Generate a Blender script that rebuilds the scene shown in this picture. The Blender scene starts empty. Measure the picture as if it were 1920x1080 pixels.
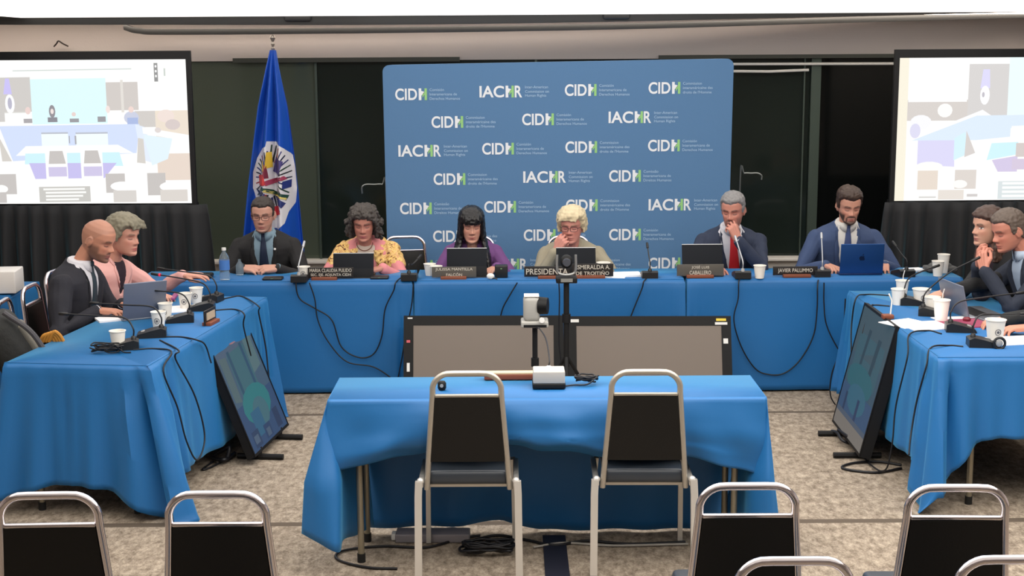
import bpy, bmesh, math, random
import numpy as np
from mathutils import Vector, Matrix, noise
from mathutils.bvhtree import BVHTree
random.seed(7)
R = math.radians
sc = bpy.context.scene
COL = sc.collection
V = Vector

# ------------------------------------------------------------------ camera
FOC, PITCH, ROLL, CAMH = 2590.0, .1675, -.006, 2.2
cam_data = bpy.data.cameras.new('camera')
cam_data.sensor_width = 36.0
cam_data.lens = FOC / 1920.0 * 36.0
cam_data.clip_end = 100
cam = bpy.data.objects.new('camera', cam_data)
COL.objects.link(cam)
_f = V((0, math.cos(PITCH), -math.sin(PITCH)))
_r0 = V((1, 0, 0)); _u0 = _r0.cross(_f)
_r = _r0 * math.cos(ROLL) + _u0 * math.sin(ROLL)
_u = -_r0 * math.sin(ROLL) + _u0 * math.cos(ROLL)
cam.matrix_world = Matrix(((_r.x, _u.x, -_f.x, 0), (_r.y, _u.y, -_f.y, 0), (_r.z, _u.z, -_f.z, CAMH), (0, 0, 0, 1)))
sc.camera = cam

# ------------------------------------------------------------------ world, exposure, area light
world = bpy.data.worlds.new('world'); sc.world = world
world.use_nodes = True
world.node_tree.nodes['Background'].inputs[0].default_value = (.8, .85, 1, 1)
world.node_tree.nodes['Background'].inputs[1].default_value = .05
sc.view_settings.view_transform = 'Standard'
sc.view_settings.look = 'None'
sc.view_settings.exposure = -.22
sc.view_settings.gamma = 1.0
sc.view_settings.use_curve_mapping = False
CEIL_Z = 2.52
LIGHTS = [(x, y, 2.45, wy, e) for (y, wy, es) in ((1.7, 3.4, (.5, .8, .8)), (5.2, 3.6, (2.4, 5.0, 4.6)), (8.64, 3.28, (1.7, 2.1, 1.8))) for x, e in zip((-2.35, .1, 2.55), es)]  # x, y, widths, strength

# ------------------------------------------------------------------ picture to place helpers
def ray(u, v):
    return _f + _r * ((u - 960) / FOC) - _u * ((v - 540) / FOC)
def onz(u, v, z):
    d = ray(u, v); return V((0, 0, CAMH)) + d * ((z - CAMH) / d.z)
def ony(u, v, y):
    d = ray(u, v); return V((0, 0, CAMH)) + d * (y / d.y)

# ------------------------------------------------------------------ materials
def lin(c):
    c = c / 255.0
    return c / 12.92 if c <= .04045 else ((c + .055) / 1.055) ** 2.4
def rgb(r, g, b):
    return (lin(r), lin(g), lin(b), 1.0)
_mats = {}
def mat(name, color, rough=.6, metal=0., bump=0., scale=20., var=0., sheen=0., emit=0., spec=.5, stretch=None, trans=0., ior=1.45):
    if name in _mats: return _mats[name]
    m = bpy.data.materials.new(name); m.use_nodes = True
    nt = m.node_tree; b = nt.nodes['Principled BSDF']
    c = rgb(*color)
    b.inputs['Base Color'].default_value = c
    b.inputs['Roughness'].default_value = rough
    b.inputs['Metallic'].default_value = metal
    b.inputs['Specular IOR Level'].default_value = spec
    b.inputs['IOR'].default_value = ior
    if trans: b.inputs['Transmission Weight'].default_value = trans
    if sheen:
        b.inputs['Sheen Weight'].default_value = sheen
        b.inputs['Sheen Roughness'].default_value = .4
        b.inputs['Sheen Tint'].default_value = (min(1, c[0] + .12), min(1, c[1] + .38), min(1, c[2] + .5), 1)
    if emit:
        b.inputs['Emission Color'].default_value = c
        b.inputs['Emission Strength'].default_value = emit
    if bump or var:
        tc = nt.nodes.new('ShaderNodeTexCoord'); mp = nt.nodes.new('ShaderNodeMapping')
        nt.links.new(tc.outputs['Object'], mp.inputs[0])
        if stretch: mp.inputs['Scale'].default_value = stretch
        n = nt.nodes.new('ShaderNodeTexNoise'); n.inputs['Scale'].default_value = scale
        n.inputs['Detail'].default_value = 4
        nt.links.new(mp.outputs[0], n.inputs['Vector'])
        if bump:
            bp = nt.nodes.new('ShaderNodeBump'); bp.inputs['Strength'].default_value = bump
            bp.inputs['Distance'].default_value = .02
            nt.links.new(n.outputs[0], bp.inputs['Height']); nt.links.new(bp.outputs[0], b.inputs['Normal'])
        if var:
            mx = nt.nodes.new('ShaderNodeMix'); mx.data_type = 'RGBA'
            mx.inputs[6].default_value = tuple(x * (1 - var) for x in c[:3]) + (1,)
            mx.inputs[7].default_value = tuple(min(1, x * (1 + var)) for x in c[:3]) + (1,)
            nt.links.new(n.outputs[0], mx.inputs[0]); nt.links.new(mx.outputs[2], b.inputs['Base Color'])
    _mats[name] = m
    return m
def attr_mat(name, emit=0., rough=.6, sheen=0., sub=0.):
    if name in _mats: return _mats[name]
    m = bpy.data.materials.new(name); m.use_nodes = True
    nt = m.node_tree; b = nt.nodes['Principled BSDF']
    a = nt.nodes.new('ShaderNodeAttribute'); a.attribute_name = 'col'
    b.inputs['Roughness'].default_value = rough
    if emit:
        b.inputs['Base Color'].default_value = (0.02, 0.02, 0.02, 1)
        nt.links.new(a.outputs['Color'], b.inputs['Emission Color'])
        b.inputs['Emission Strength'].default_value = emit
        b.inputs['Specular IOR Level'].default_value = .1
    else:
        nt.links.new(a.outputs['Color'], b.inputs['Base Color'])
        if sub:
            b.inputs['Subsurface Weight'].default_value = sub
            b.inputs['Subsurface Radius'].default_value = (.012, .005, .003)
            b.inputs['Subsurface Scale'].default_value = 1.0
    _mats[name] = m
    return m

# ------------------------------------------------------------------ objects
def link(name, data, parent=None, loc=None, rz=0.):
    o = bpy.data.objects.new(name, data); COL.objects.link(o)
    if parent: o.parent = parent
    if loc is not None: o.location = loc
    if rz: o.rotation_euler = (0, 0, rz)
    return o
def tag(o, label=None, cat=None, group=None, kind=None):
    if label: o['label'] = label
    if cat: o['category'] = cat
    if group: o['group'] = group
    if kind: o['kind'] = kind
    return o
def thing(name, label, cat, loc=(0, 0, 0), rz=0., group=None):
    o = link(name, None, None, loc, rz); o.empty_display_size = .05
    return tag(o, label, cat, group)
def kids(o):
    return [c for c in bpy.data.objects if c.parent == o]
def copy_tree(o, parent=None):
    c = o.copy(); COL.objects.link(c); c.parent = parent
    for ch in kids(o): copy_tree(ch, c)
    return c

class MB:
    """collects shapes and links them as one mesh object"""
    def __init__(s): s.v = []; s.f = []; s.m = []; s.c = []
    def add(s, vs, fs, mi=0, M=None, col=None):
        b = len(s.v)
        for p in vs: s.v.append(tuple(M @ V(p)) if M else tuple(p))
        for f in fs: s.f.append(tuple(b + i for i in f)); s.m.append(mi); s.c.append(col)
        return s
    def box(s, c, d, mi=0, M=None, rz=0., rx=0., ry=0., bev=0., col=None):
        x, y, z = d[0] / 2, d[1] / 2, d[2] / 2
        T = Matrix.Translation(c) @ Matrix.Rotation(rz, 4, 'Z') @ Matrix.Rotation(rx, 4, 'X') @ Matrix.Rotation(ry, 4, 'Y')
        if M: T = M @ T
        bev = min(bev, x * .9, y * .9, z * .9)
        if bev <= 0:
            vs = [(a, b_, c_) for c_ in (-z, z) for b_ in (-y, y) for a in (-x, x)]
            fs = [(0, 2, 3, 1), (4, 5, 7, 6), (0, 1, 5, 4), (2, 6, 7, 3), (0, 4, 6, 2), (1, 3, 7, 5)]
            return s.add(vs, fs, mi, T, col)
        bm = bmesh.new(); bmesh.ops.create_cube(bm, size=1.0)
        for v in bm.verts: v.co = V((v.co.x * 2 * x, v.co.y * 2 * y, v.co.z * 2 * z))
        bmesh.ops.bevel(bm, geom=bm.edges[:], offset=bev, segments=3, profile=.5, affect='EDGES')
        bm.verts.index_update()
        vs = [v.co.copy() for v in bm.verts]; fs = [[v.index for v in f.verts] for f in bm.faces]; bm.free()
        return s.add(vs, fs, mi, T, col)
    def tube(s, pts, r, n=10, mi=0, M=None, cap=True, closed=False, sq=False, col=None):
        pts = [V(p) for p in pts]; k = len(pts)
        rs = r if isinstance(r, (list, tuple)) else [r] * k
        vs = []; fs = []
        up = None
        for i, p in enumerate(pts):
            if closed: t = pts[(i + 1) % k] - pts[(i - 1) % k]
            else: t = pts[min(i + 1, k - 1)] - pts[max(i - 1, 0)]
            t.normalize()
            if up is None:
                up = V((0, 0, 1)) if abs(t.z) < .9 else V((0, 1, 0))
            a = (up - t * up.dot(t)).normalized(); b = t.cross(a); up = a
            for j in range(n):
                an = 2 * math.pi * (j + (.5 if sq else 0)) / n
                vs.append(p + (a * math.cos(an) + b * math.sin(an)) * rs[i])
        for i in range(k if closed else k - 1):
            for j in range(n):
                i2 = (i + 1) % k
                fs.append((i * n + j, i * n + (j + 1) % n, i2 * n + (j + 1) % n, i2 * n + j))
        if cap and not closed:
            fs.append(tuple(range(n - 1, -1, -1))); fs.append(tuple((k - 1) * n + j for j in range(n)))
        return s.add(vs, fs, mi, M, col)
    def lathe(s, prof, n=24, mi=0, M=None, cap=True, col=None):
        vs = []; fs = []; k = len(prof)
        for r, z in prof:
            for j in range(n):
                a = 2 * math.pi * j / n; vs.append((r * math.cos(a), r * math.sin(a), z))
        for i in range(k - 1):
            for j in range(n): fs.append((i * n + j, i * n + (j + 1) % n, (i + 1) * n + (j + 1) % n, (i + 1) * n + j))
        if cap:
            fs.append(tuple(range(n - 1, -1, -1))); fs.append(tuple((k - 1) * n + j for j in range(n)))
        return s.add(vs, fs, mi, M, col)
    def ball(s, c, r, mi=0, M=None, nu=16, nv=10, col=None):
        r = (r, r, r) if isinstance(r, (int, float)) else r
        vs = [(c[0], c[1], c[2] - r[2])]
        for i in range(1, nv):
            a = math.pi * i / nv - math.pi / 2
            for j in range(nu):
                b = 2 * math.pi * j / nu
                vs.append((c[0] + r[0] * math.cos(a) * math.cos(b), c[1] + r[1] * math.cos(a) * math.sin(b), c[2] + r[2] * math.sin(a)))
        vs.append((c[0], c[1], c[2] + r[2]))
        fs = [(0, 1 + (j + 1) % nu, 1 + j) for j in range(nu)]
        for i in range(nv - 2):
            for j in range(nu):
                fs.append((1 + i * nu + j, 1 + i * nu + (j + 1) % nu, 1 + (i + 1) * nu + (j + 1) % nu, 1 + (i + 1) * nu + j))
        L = len(vs) - 1; o = 1 + (nv - 2) * nu
        fs += [(o + j, o + (j + 1) % nu, L) for j in range(nu)]
        return s.add(vs, fs, mi, M, col)
    def caps(s, pts, rs, mi=0, n=12, M=None):
        """round-ended tapered limb"""
        pts = [V(p) for p in pts]
        s.tube(pts, rs, n, mi, M)
        for p, r in zip(pts, rs): s.ball(p, r, mi, M, 12, 8)
        return s
    def prism(s, poly, h0, h1, mi=0, M=None, col=None):
        """polygon in local xy extruded from z=h0 to z=h1"""
        n = len(poly)
        vs = [(p[0], p[1], h0) for p in poly] + [(p[0], p[1], h1) for p in poly]
        fs = [tuple(range(n - 1, -1, -1)), tuple(range(n, 2 * n))] + [(i, (i + 1) % n, n + (i + 1) % n, n + i) for i in range(n)]
        return s.add(vs, fs, mi, M, col)
    def grid(s, rows, mi=0, M=None, close=False, col=None):
        nr = len(rows); nc = len(rows[0])
        vs = [p for r in rows for p in r]; fs = []
        for i in range(nr - 1):
            for j in range(nc if close else nc - 1):
                fs.append((i * nc + j, i * nc + (j + 1) % nc, (i + 1) * nc + (j + 1) % nc, (i + 1) * nc + j))
        return s.add(vs, fs, mi, M, col)
    def mesh(s, name, mats=None, smooth=True, ang=35):
        me = bpy.data.meshes.new(name)
        me.from_pydata([tuple(p) for p in s.v], [], s.f)
        for m in (mats or []): me.materials.append(m)
        if mats and len(mats) > 1:
            me.polygons.foreach_set('material_index', s.m)
        if any(c is not None for c in s.c):
            a = me.color_attributes.new('col', 'FLOAT_COLOR', 'CORNER')
            arr = []
            for f, c in zip(s.f, s.c):
                cc = rgb(*c) if c is not None else (1, 1, 1, 1)
                arr.extend(cc * len(f))
            a.data.foreach_set('color', arr)
        bm = bmesh.new(); bm.from_mesh(me); bmesh.ops.recalc_face_normals(bm, faces=bm.faces); bm.to_mesh(me); bm.free()
        if smooth:
            me.polygons.foreach_set('use_smooth', [True] * len(me.polygons))
            me.set_sharp_from_angle(angle=R(ang))
        return me
    def build(s, name, mats, parent=None, loc=None, rz=0., smooth=True, ang=35):
        if not isinstance(mats, (list, tuple)): mats = [mats]
        return link(name, s.mesh(name, mats, smooth, ang), parent, loc, rz)

def smooth_path(pts, n=8):
    """Catmull-Rom through pts"""
    pts = [V(p) for p in pts]
    P = [pts[0] * 2 - pts[1]] + pts + [pts[-1] * 2 - pts[-2]]
    out = []
    for i in range(1, len(P) - 2):
        for k in range(n):
            t = k / n
            out.append(.5 * ((2 * P[i]) + (P[i + 1] - P[i - 1]) * t + (2 * P[i - 1] - 5 * P[i] + 4 * P[i + 1] - P[i + 2]) * t * t + (-P[i - 1] + 3 * P[i] - 3 * P[i + 1] + P[i + 2]) * t ** 3))
    out.append(pts[-1])
    return out

def frame(o, x, z):
    """matrix from origin, x axis, approximate z axis"""
    x = V(x).normalized(); z = V(z); y = z.cross(x).normalized(); z = x.cross(y)
    return Matrix(((x.x, y.x, z.x, o[0]), (x.y, y.y, z.y, o[1]), (x.z, y.z, z.z, o[2]), (0, 0, 0, 1)))

def text_mesh(txt, size, extr=.001, off=0., align='CENTER', space=1.0):
    cu = bpy.data.curves.new('txt', 'FONT'); cu.body = txt; cu.size = size
    cu.extrude = extr; cu.offset = off; cu.align_x = align; cu.align_y = 'CENTER'
    cu.space_character = space; cu.resolution_u = 3 if len(txt) > 4 else 6
    o = bpy.data.objects.new('txt', cu); COL.objects.link(o)
    dg = bpy.context.evaluated_depsgraph_get(); dg.update()
    me = bpy.data.meshes.new_from_object(o.evaluated_get(dg))
    vs = [v.co.copy() for v in me.vertices]; fs = [tuple(p.vertices) for p in me.polygons]
    bpy.data.objects.remove(o); bpy.data.curves.remove(cu); bpy.data.meshes.remove(me)
    return vs, fs

def fit_text(vs, w, h, x0=None):
    """scale a text mesh so that its outline is w x h, left edge at x0 (or centred)"""
    xs = [v.x for v in vs]; ys = [v.y for v in vs]
    sx = w / (max(xs) - min(xs)); sy = h / (max(ys) - min(ys)) if h else sx
    cx = min(xs) if x0 is not None else (max(xs) + min(xs)) / 2; cy = (max(ys) + min(ys)) / 2
    return [V(((v.x - cx) * sx + (x0 or 0), (v.y - cy) * sy, v.z)) for v in vs]
# ================================================================== the room
M_wall = mat('plaster', (206, 196, 192), .85, bump=.05, scale=60)
M_ceil = mat('ceiling_paint', (235, 233, 228), .9)
M_rail = mat('rail_metal', (74, 74, 74), .45, metal=.3)
M_dark = mat('dark_wall', (14, 16, 15), .6)
M_sill = mat('sill_white', (236, 230, 222), .6)
M_mull = mat('mullion', (72, 84, 76), .4, metal=.3)

def carpet():
    m = bpy.data.materials.new('carpet'); m.use_nodes = True; nt = m.node_tree; b = nt.nodes['Principled BSDF']
    L = nt.links.new; N = nt.nodes.new
    tc = N('ShaderNodeTexCoord')
    n1 = N('ShaderNodeTexNoise'); n1.inputs['Scale'].default_value = 26; n1.inputs['Detail'].default_value = 7; n1.inputs['Roughness'].default_value = .75
    mp = N('ShaderNodeMapping'); mp.inputs['Scale'].default_value = (1, .55, 1)
    L(tc.outputs['Object'], mp.inputs[0]); L(mp.outputs[0], n1.inputs['Vector'])
    n2 = N('ShaderNodeTexVoronoi'); n2.inputs['Scale'].default_value = 120; L(tc.outputs['Object'], n2.inputs['Vector'])
    n3 = N('ShaderNodeTexNoise'); n3.inputs['Scale'].default_value = 2.2; L(tc.outputs['Object'], n3.inputs['Vector'])
    cr = N('ShaderNodeValToRGB'); cr.color_ramp.elements[0].position = .36; cr.color_ramp.elements[1].position = .64
    cr.color_ramp.elements[0].color = rgb(126, 112, 98); cr.color_ramp.elements[1].color = rgb(196, 181, 162)
    L(n1.outputs[0], cr.inputs[0])
    mx = N('ShaderNodeMix'); mx.data_type = 'RGBA'; mx.blend_type = 'MULTIPLY'; mx.inputs[0].default_value = .35
    L(cr.outputs[0], mx.inputs[6]); L(n2.outputs['Distance'], mx.inputs[7])
    mx2 = N('ShaderNodeMix'); mx2.data_type = 'RGBA'; mx2.blend_type = 'MULTIPLY'; mx2.inputs[0].default_value = .25
    L(mx.outputs[2], mx2.inputs[6]); L(n3.outputs[0], mx2.inputs[7])
    # dark inlaid stripes in the carpet
    sp = N('ShaderNodeSeparateXYZ'); L(tc.outputs['Object'], sp.inputs[0])
    def stripe(sock, c, w):
        a = N('ShaderNodeMath'); a.operation = 'SUBTRACT'; a.inputs[1].default_value = c; L(sock, a.inputs[0])
        b2 = N('ShaderNodeMath'); b2.operation = 'ABSOLUTE'; L(a.outputs[0], b2.inputs[0])
        c2 = N('ShaderNodeMath'); c2.operation = 'LESS_THAN'; c2.inputs[1].default_value = w; L(b2.outputs[0], c2.inputs[0])
        return c2.outputs[0]
    s1 = stripe(sp.outputs[1], 8.33, .02); s2 = stripe(sp.outputs[1], 6.30, .028)
    s3 = stripe(sp.outputs[1], 4.27, .03)
    a1 = N('ShaderNodeMath'); a1.operation = 'ADD'; L(s1, a1.inputs[0]); L(s2, a1.inputs[1])
    a2 = N('ShaderNodeMath'); a2.operation = 'ADD'; a2.use_clamp = True; L(a1.outputs[0], a2.inputs[0]); L(s3, a2.inputs[1])
    mx3 = N('ShaderNodeMix'); mx3.data_type = 'RGBA'; L(a2.outputs[0], mx3.inputs[0])
    L(mx2.outputs[2], mx3.inputs[6]); mx3.inputs[7].default_value = rgb(92, 82, 72)
    L(mx3.outputs[2], b.inputs['Base Color']); b.inputs['Roughness'].default_value = .95; b.inputs['Specular IOR Level'].default_value = .15
    bp = N('ShaderNodeBump'); bp.inputs['Strength'].default_value = .5; bp.inputs['Distance'].default_value = .01
    L(n1.outputs[0], bp.inputs['Height']); L(bp.outputs[0], b.inputs['Normal'])
    return m
YW = 11.0
XL, XR = -5.0, 5.2
tag(MB().box(((XL + XR) / 2, 5.0, -.05), (XR - XL, 13.6, .1)).build('floor', carpet(), smooth=False), kind='structure')
tag(MB().box(((XL + XR) / 2, 5.0, CEIL_Z + .05), (XR - XL, 13.6, .1)).build('ceiling', M_ceil, smooth=False), kind='structure')
tag(MB().box((XL - .05, 5.0, 1.26), (.1, 13.6, 2.52)).build('wall_left', M_wall, smooth=False), kind='structure')
tag(MB().box((XR + .05, 5.0, 1.26), (.1, 13.6, 2.52)).build('wall_right', M_wall, smooth=False), kind='structure')
tag(MB().box(((XL + XR) / 2, -1.85, 1.26), (XR - XL, .1, 2.52)).build('wall_rear', M_wall, smooth=False), kind='structure')
# front wall: plaster bulkhead above a wall of dark glass, white sill wall under it
GT = 2.16; SZ = .56
tag(MB().box(((XL + XR) / 2, YW + .15, (GT + CEIL_Z) / 2), (XR - XL, .3, CEIL_Z - GT)).build('wall_front', M_wall, smooth=False), kind='structure')
mb = MB().box(((XL + XR) / 2, YW + .1, SZ / 2), (XR - XL, .2, SZ)); mb.box(((XL + XR) / 2, YW + .06, SZ + .012), (XR - XL, .3, .025), bev=.006)
tag(mb.build('trim_sill', M_sill, smooth=False), kind='structure')
tag(MB().box(((XL + XR) / 2, YW + 1.2, 1.26), (XR - XL, .1, 2.52)).build('wall_beyond', M_dark, smooth=False), kind='structure')
M_glass1 = mat('glass_olive', (80, 88, 76), .12, spec=.35)
M_glass2 = mat('glass_dark', (34, 42, 38), .1, spec=.35)
M_glass3 = mat('glass_black', (14, 16, 16), .1, spec=.35)
gx = [XL, ony(596, 300, YW).x, .2, ony(1517, 300, YW).x, ony(1535, 300, YW).x, XR]
gm = [M_glass1, M_glass2, M_glass2, M_mull, M_glass3]
n_win = 1
for i in range(5):
    if i == 3: continue
    x0, x1 = gx[i], gx[i + 1]
    g = tag(MB().box(((x0 + x1) / 2, YW + .05, (SZ + .02 + GT) / 2), (x1 - x0 - .006, .012, GT - SZ - .03)).build('window_%d' % n_win, gm[i], smooth=False), kind='structure')
    n_win += 1
mb = MB()
mb.box((gx[1], YW + .035, (SZ + GT) / 2), (.018, .03, GT - SZ), 0)
mb.box((gx[2], YW + .035, (SZ + GT) / 2), (.018, .03, GT - SZ), 0)
mb.box(((gx[3] + gx[4]) / 2, YW + .03, (SZ + GT) / 2), (gx[4] - gx[3], .05, GT - SZ), 0)
mb.box((gx[3] - .05, YW + .035, (SZ + GT) / 2), (.012, .03, GT - SZ), 0)
tag(mb.build('trim_mullions', M_mull, smooth=False), kind='structure')
mb = MB()
a = ony(725, 112, YW); b = ony(862, 112, YW)
mb.box(((a.x + b.x) / 2 - .6, YW - .02, GT + .006), (b.x - a.x + 1.2, .06, .035), 0)
mb.box(((ony(1235, 108, YW).x + XR) / 2, YW - .02, GT + .012), (XR - ony(1235, 108, YW).x, .06, .03), 0)
tag(mb.build('trim_head', mat('head_trim', (60, 62, 54), .5), smooth=False), kind='structure')
# two white tubes added to imitate light lines reflected in the right-hand glass
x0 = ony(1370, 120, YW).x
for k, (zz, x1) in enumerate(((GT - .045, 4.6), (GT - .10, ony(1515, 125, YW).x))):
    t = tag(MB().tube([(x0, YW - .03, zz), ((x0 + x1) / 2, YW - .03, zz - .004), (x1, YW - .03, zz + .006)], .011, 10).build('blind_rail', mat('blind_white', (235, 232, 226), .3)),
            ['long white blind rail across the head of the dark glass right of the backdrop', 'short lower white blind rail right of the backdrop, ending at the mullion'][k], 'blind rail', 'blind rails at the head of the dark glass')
# curved grey ceiling rails in front of the bulkhead
def rail(path, h, w, nm):
    mb = MB(); rows = []
    for p in smooth_path(path, 10):
        rows.append([(p.x, p.y - w / 2, p.z - h / 2), (p.x, p.y - w / 2 - .006, p.z), (p.x, p.y - w / 2, p.z + h / 2), (p.x, p.y + w / 2, p.z + h / 2), (p.x, p.y + w / 2, p.z - h / 2)])
    mb.grid(rows, close=True)
    mb.add([p for p in rows[0]], [(0, 1, 2, 3, 4)]); mb.add([p for p in rows[-1]], [(4, 3, 2, 1, 0)])
    return mb
def rp(u, v, y): p = ony(u, v, y); return (p.x, y, p.z)
ra = rail([rp(-160, 36, 10.4), rp(300, 36, 10.4), rp(700, 36, 10.4), rp(1100, 31, 10.4), rp(1600, 20, 10.4), rp(2080, 8, 10.4)], .080, .12, '')
for u in (560, 1155): ra.box(rp(u, 29 if u > 800 else 33, 10.37), (.2, .13, .06), bev=.02)
tag(ra.build('trim_1', M_rail), kind='structure')
rb = rail([rp(235, 51, 10.7), rp(262, 58, 10.7), rp(330, 60, 10.7), rp(700, 57, 10.7), rp(1150, 50, 10.7), rp(1600, 37, 10.7), rp(2080, 24, 10.7)], .042, .10, '')
tag(rb.build('trim_2', M_rail), kind='structure')
# sprinkler hook above left screen
p = ony(113, 82, 10.95)
tag(MB().tube(smooth_path([p + V((-.05, 0, -.02)), p + V((-.02, -.03, .0)), p + V((.0, -.04, .02)), p + V((.03, -.03, 0)), p + V((.06, 0, -.02))], 4), .006, 8).build('cable_hook', mat('hook_dark', (60, 50, 48), .5)),
    'small dark wire hook on the plaster above the left screen', 'hook')

# cove light behind the curved rails, washing the bulkhead
t = thing('cove_light', 'long cove light hidden above the curved grey ceiling rails', 'ceiling light', (.1, 10.62, CEIL_Z - .035))
MB().box((0, 0, .02), (9.4, .12, .03)).build('housing', M_wall, t, smooth=False)
MB().box((0, 0, -.0), (9.3, .10, .012)).build('diffuser', mat('cove_tube', (255, 240, 222), .5, emit=11.), t, smooth=False)
# luminous ceiling panels
M_frame = mat('light_frame', (220, 220, 218), .4)
for k, (x, y, wx, wy, e) in enumerate(LIGHTS):
    row = ['behind the viewer', 'over the front table', 'over the back tables'][k // 3]; cl = ['left', 'middle', 'right'][k % 3]
    t = thing('ceiling_light', 'long luminous ceiling panel %s, %s one of its row' % (row, cl), 'ceiling light', (x, y, CEIL_Z - .03), group='luminous ceiling panels')
    m = bpy.data.materials.get('diffuser_%g' % e)
    if not m:
        m = bpy.data.materials.new('diffuser_%g' % e); m.use_nodes = True
        b_ = m.node_tree.nodes['Principled BSDF']; b_.inputs['Base Color'].default_value = (.9, .9, .9, 1)
        b_.inputs['Emission Color'].default_value = (1, .955, .89, 1); b_.inputs['Emission Strength'].default_value = e
    mb = MB()
    for sx in (-1, 1): mb.box((sx * (wx / 2 - .015), 0, .020), (.03, wy, .02))
    for sy in (-1, 1): mb.box((0, sy * (wy / 2 - .015), .020), (wx, .03, .02))
    mb.build('frame', M_frame, t, smooth=False)
    MB().box((0, 0, .002), (wx, wy, .014)).build('diffuser', m, t, smooth=False)
# ================================================================== tables and cloths
M_cloth = mat('blue_tablecloth', (26, 98, 158), .48, bump=.12, scale=7, sheen=.45, spec=.5)
M_tleg = mat('table_leg_metal', (146, 138, 120), .4, metal=.6)
M_ttop = mat('table_laminate', (150, 140, 128), .6)
M_rub = mat('black_rubber', (20, 20, 20), .7)
TZ = .75

def drape_cloth(W, D, hem, corners, seed=0, amp=.012, freq=16., flare=.03, rows=20, edge_r=.02, zt=TZ, pleats=()):
    """local frame: x 0..W, y 0..D. hem(side)->z ; corners: {index:(dx,dy,zdrop,sigma)}; perimeter runs 0 front, 1 right, 2 back, 3 left"""
    rnd = random.Random(seed)
    cs = [(0, 0), (W, 0), (W, D), (0, D)]
    per = []
    ph = [rnd.uniform(0, 6) for _ in range(4)]
    for k in range(4):
        a = V(cs[k]); b = V(cs[(k + 1) % 4]); d = (b - a); L = d.length; d.normalize(); nrm = V((d.y, -d.x))
        nseg = max(8, int(L / .022))
        for i in range(nseg):
            s = i / nseg * L
            per.append((a + d * s, nrm, k, s, L))
    N = len(per); grid = []
    for r in range(rows + 1):
        t = r / rows; row = []
        for p, nrm, k, s, L in per:
            z1 = hem(k, s / L)
            off = V((0, 0)); dz = 0.
            fold = math.sin(s * freq + ph[k]) * amp + math.sin(s * freq * 2.3 + 1.3 * ph[k]) * amp * .45
            edge = min(1, min(s, L - s) / .12)
            off += nrm * ((flare + fold * (.3 + .7 * edge)) * t ** 1.2)
            for ci, (dx, dy, drop, sig) in corners.items():
                dc = (p - V(cs[ci])).length
                g = math.exp(-(dc / sig) ** 2) * t
                off += V((dx, dy)) * g; dz -= drop * math.exp(-(dc / (sig * 1.05)) ** 2) * t
                off += nrm * (.03 * math.sin(dc / sig * 7) * math.exp(-(dc / (sig * 2.2)) ** 2) * t)
            for (pk, ps, pd, pw) in pleats:
                if pk == k: off += nrm * (pd * math.exp(-((s - ps) / (pw * (.4 + .6 * t))) ** 2) * min(1, t * 3))
            z = zt + (z1 - zt) * t + dz
            if r == 0: z = zt
            if r == 1: z = zt - .012 + (z1 - zt) * .02
            z = max(z, .004 + .003 * math.sin(s * 40))
            q = p + off
            if r == 0: q = p - nrm * .008
            row.append((q.x, q.y, z))
        grid.append(row)
    mb = MB(); mb.grid(grid, close=True)
    mb.add(grid[0], [tuple(range(N))])
    return mb
def solid(o, th=.003):
    m = o.modifiers.new('thickness', 'SOLIDIFY'); m.thickness = th; m.offset = -1; return o

def folding_table(loc, rz, W, D, label, legs=True, inset=.12):
    t = thing('folding_table', label, 'table', loc, rz, 'folding tables under blue cloths')
    MB().box((W / 2, D / 2, TZ - .018), (W - .03, D - .03, .024), bev=.005).build('tabletop', M_ttop, t)
    for x in (inset, W - inset):
        sx = 1 if x < W / 2 else -1
        for y in (.06, D - .08):
            l = MB().tube([(x, y, TZ - .03), (x, y, .03)], .0145, 12).build('leg', M_tleg, t)
            MB().tube([(x, y, .04), (x, y, 0.0)], .018, 12).build('foot_cap', M_rub, l)
        MB().tube([(x, .06, .62), (x, D - .08, .62)], .012, 10).build('crossbar', M_tleg, t)
        for y in (.09, D - .11):
            MB().tube([(x + sx * .01, y, .44), (x + sx * .30, y, TZ - .04)], .011, 8).build('brace', M_tleg, t)
    return t

# back row: three cloths
yb = 8.87
for k, (x0, x1, lab) in enumerate(((-2.47, -.648, 'blue tablecloth of the back row, left section behind the left wing table'), (-.636, 1.128, 'blue tablecloth of the back row, middle section behind the two floor monitors'), (1.14, 2.94, 'blue tablecloth of the back row, right section under the open blue laptop'))):
    d = drape_cloth(x1 - x0, .46, lambda k_, s: .012, {0: (-.0, -.05, 0, .06), 1: (.0, -.05, 0, .06)}, seed=3 + k, amp=.006, freq=7, flare=.012)
    o = solid(d.build('tablecloth', M_cloth, None, (x0, yb, 0), ang=60)); tag(o, lab, 'tablecloth', 'blue tablecloths')

# left wing
lw = (-2.45, 6.49); lrz = -math.atan2(.234, 1.9)
cdir = math.cos(lrz), math.sin(lrz)
def left_loc():
    # near right corner at (-1.724, 6.405); local x runs along the near edge
    W = .73
    return (-1.724 - W * math.cos(lrz), 6.405 - W * math.sin(lrz), 0)
def hemL(k, s):
    return (.17 - .02 * s, .17 - .12 * s, .1, .2)[k]
d = drape_cloth(.73, 1.90, hemL, {1: (.17, -.07, .19, .15), 0: (-.1, -.05, .1, .15), 2: (.05, .03, .1, .1)}, seed=5, amp=.012, freq=11, flare=.035, pleats=((0, .66, -.07, .022), (0, .60, .035, .03), (0, .30, -.03, .03), (1, .10, .04, .05), (1, .22, -.03, .04)))
o = solid(d.build('tablecloth', M_cloth, None, left_loc(), lrz, ang=60)); tag(o, 'blue tablecloth of the left wing table, its near corner trailing on the carpet', 'tablecloth', 'blue tablecloths')
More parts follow.
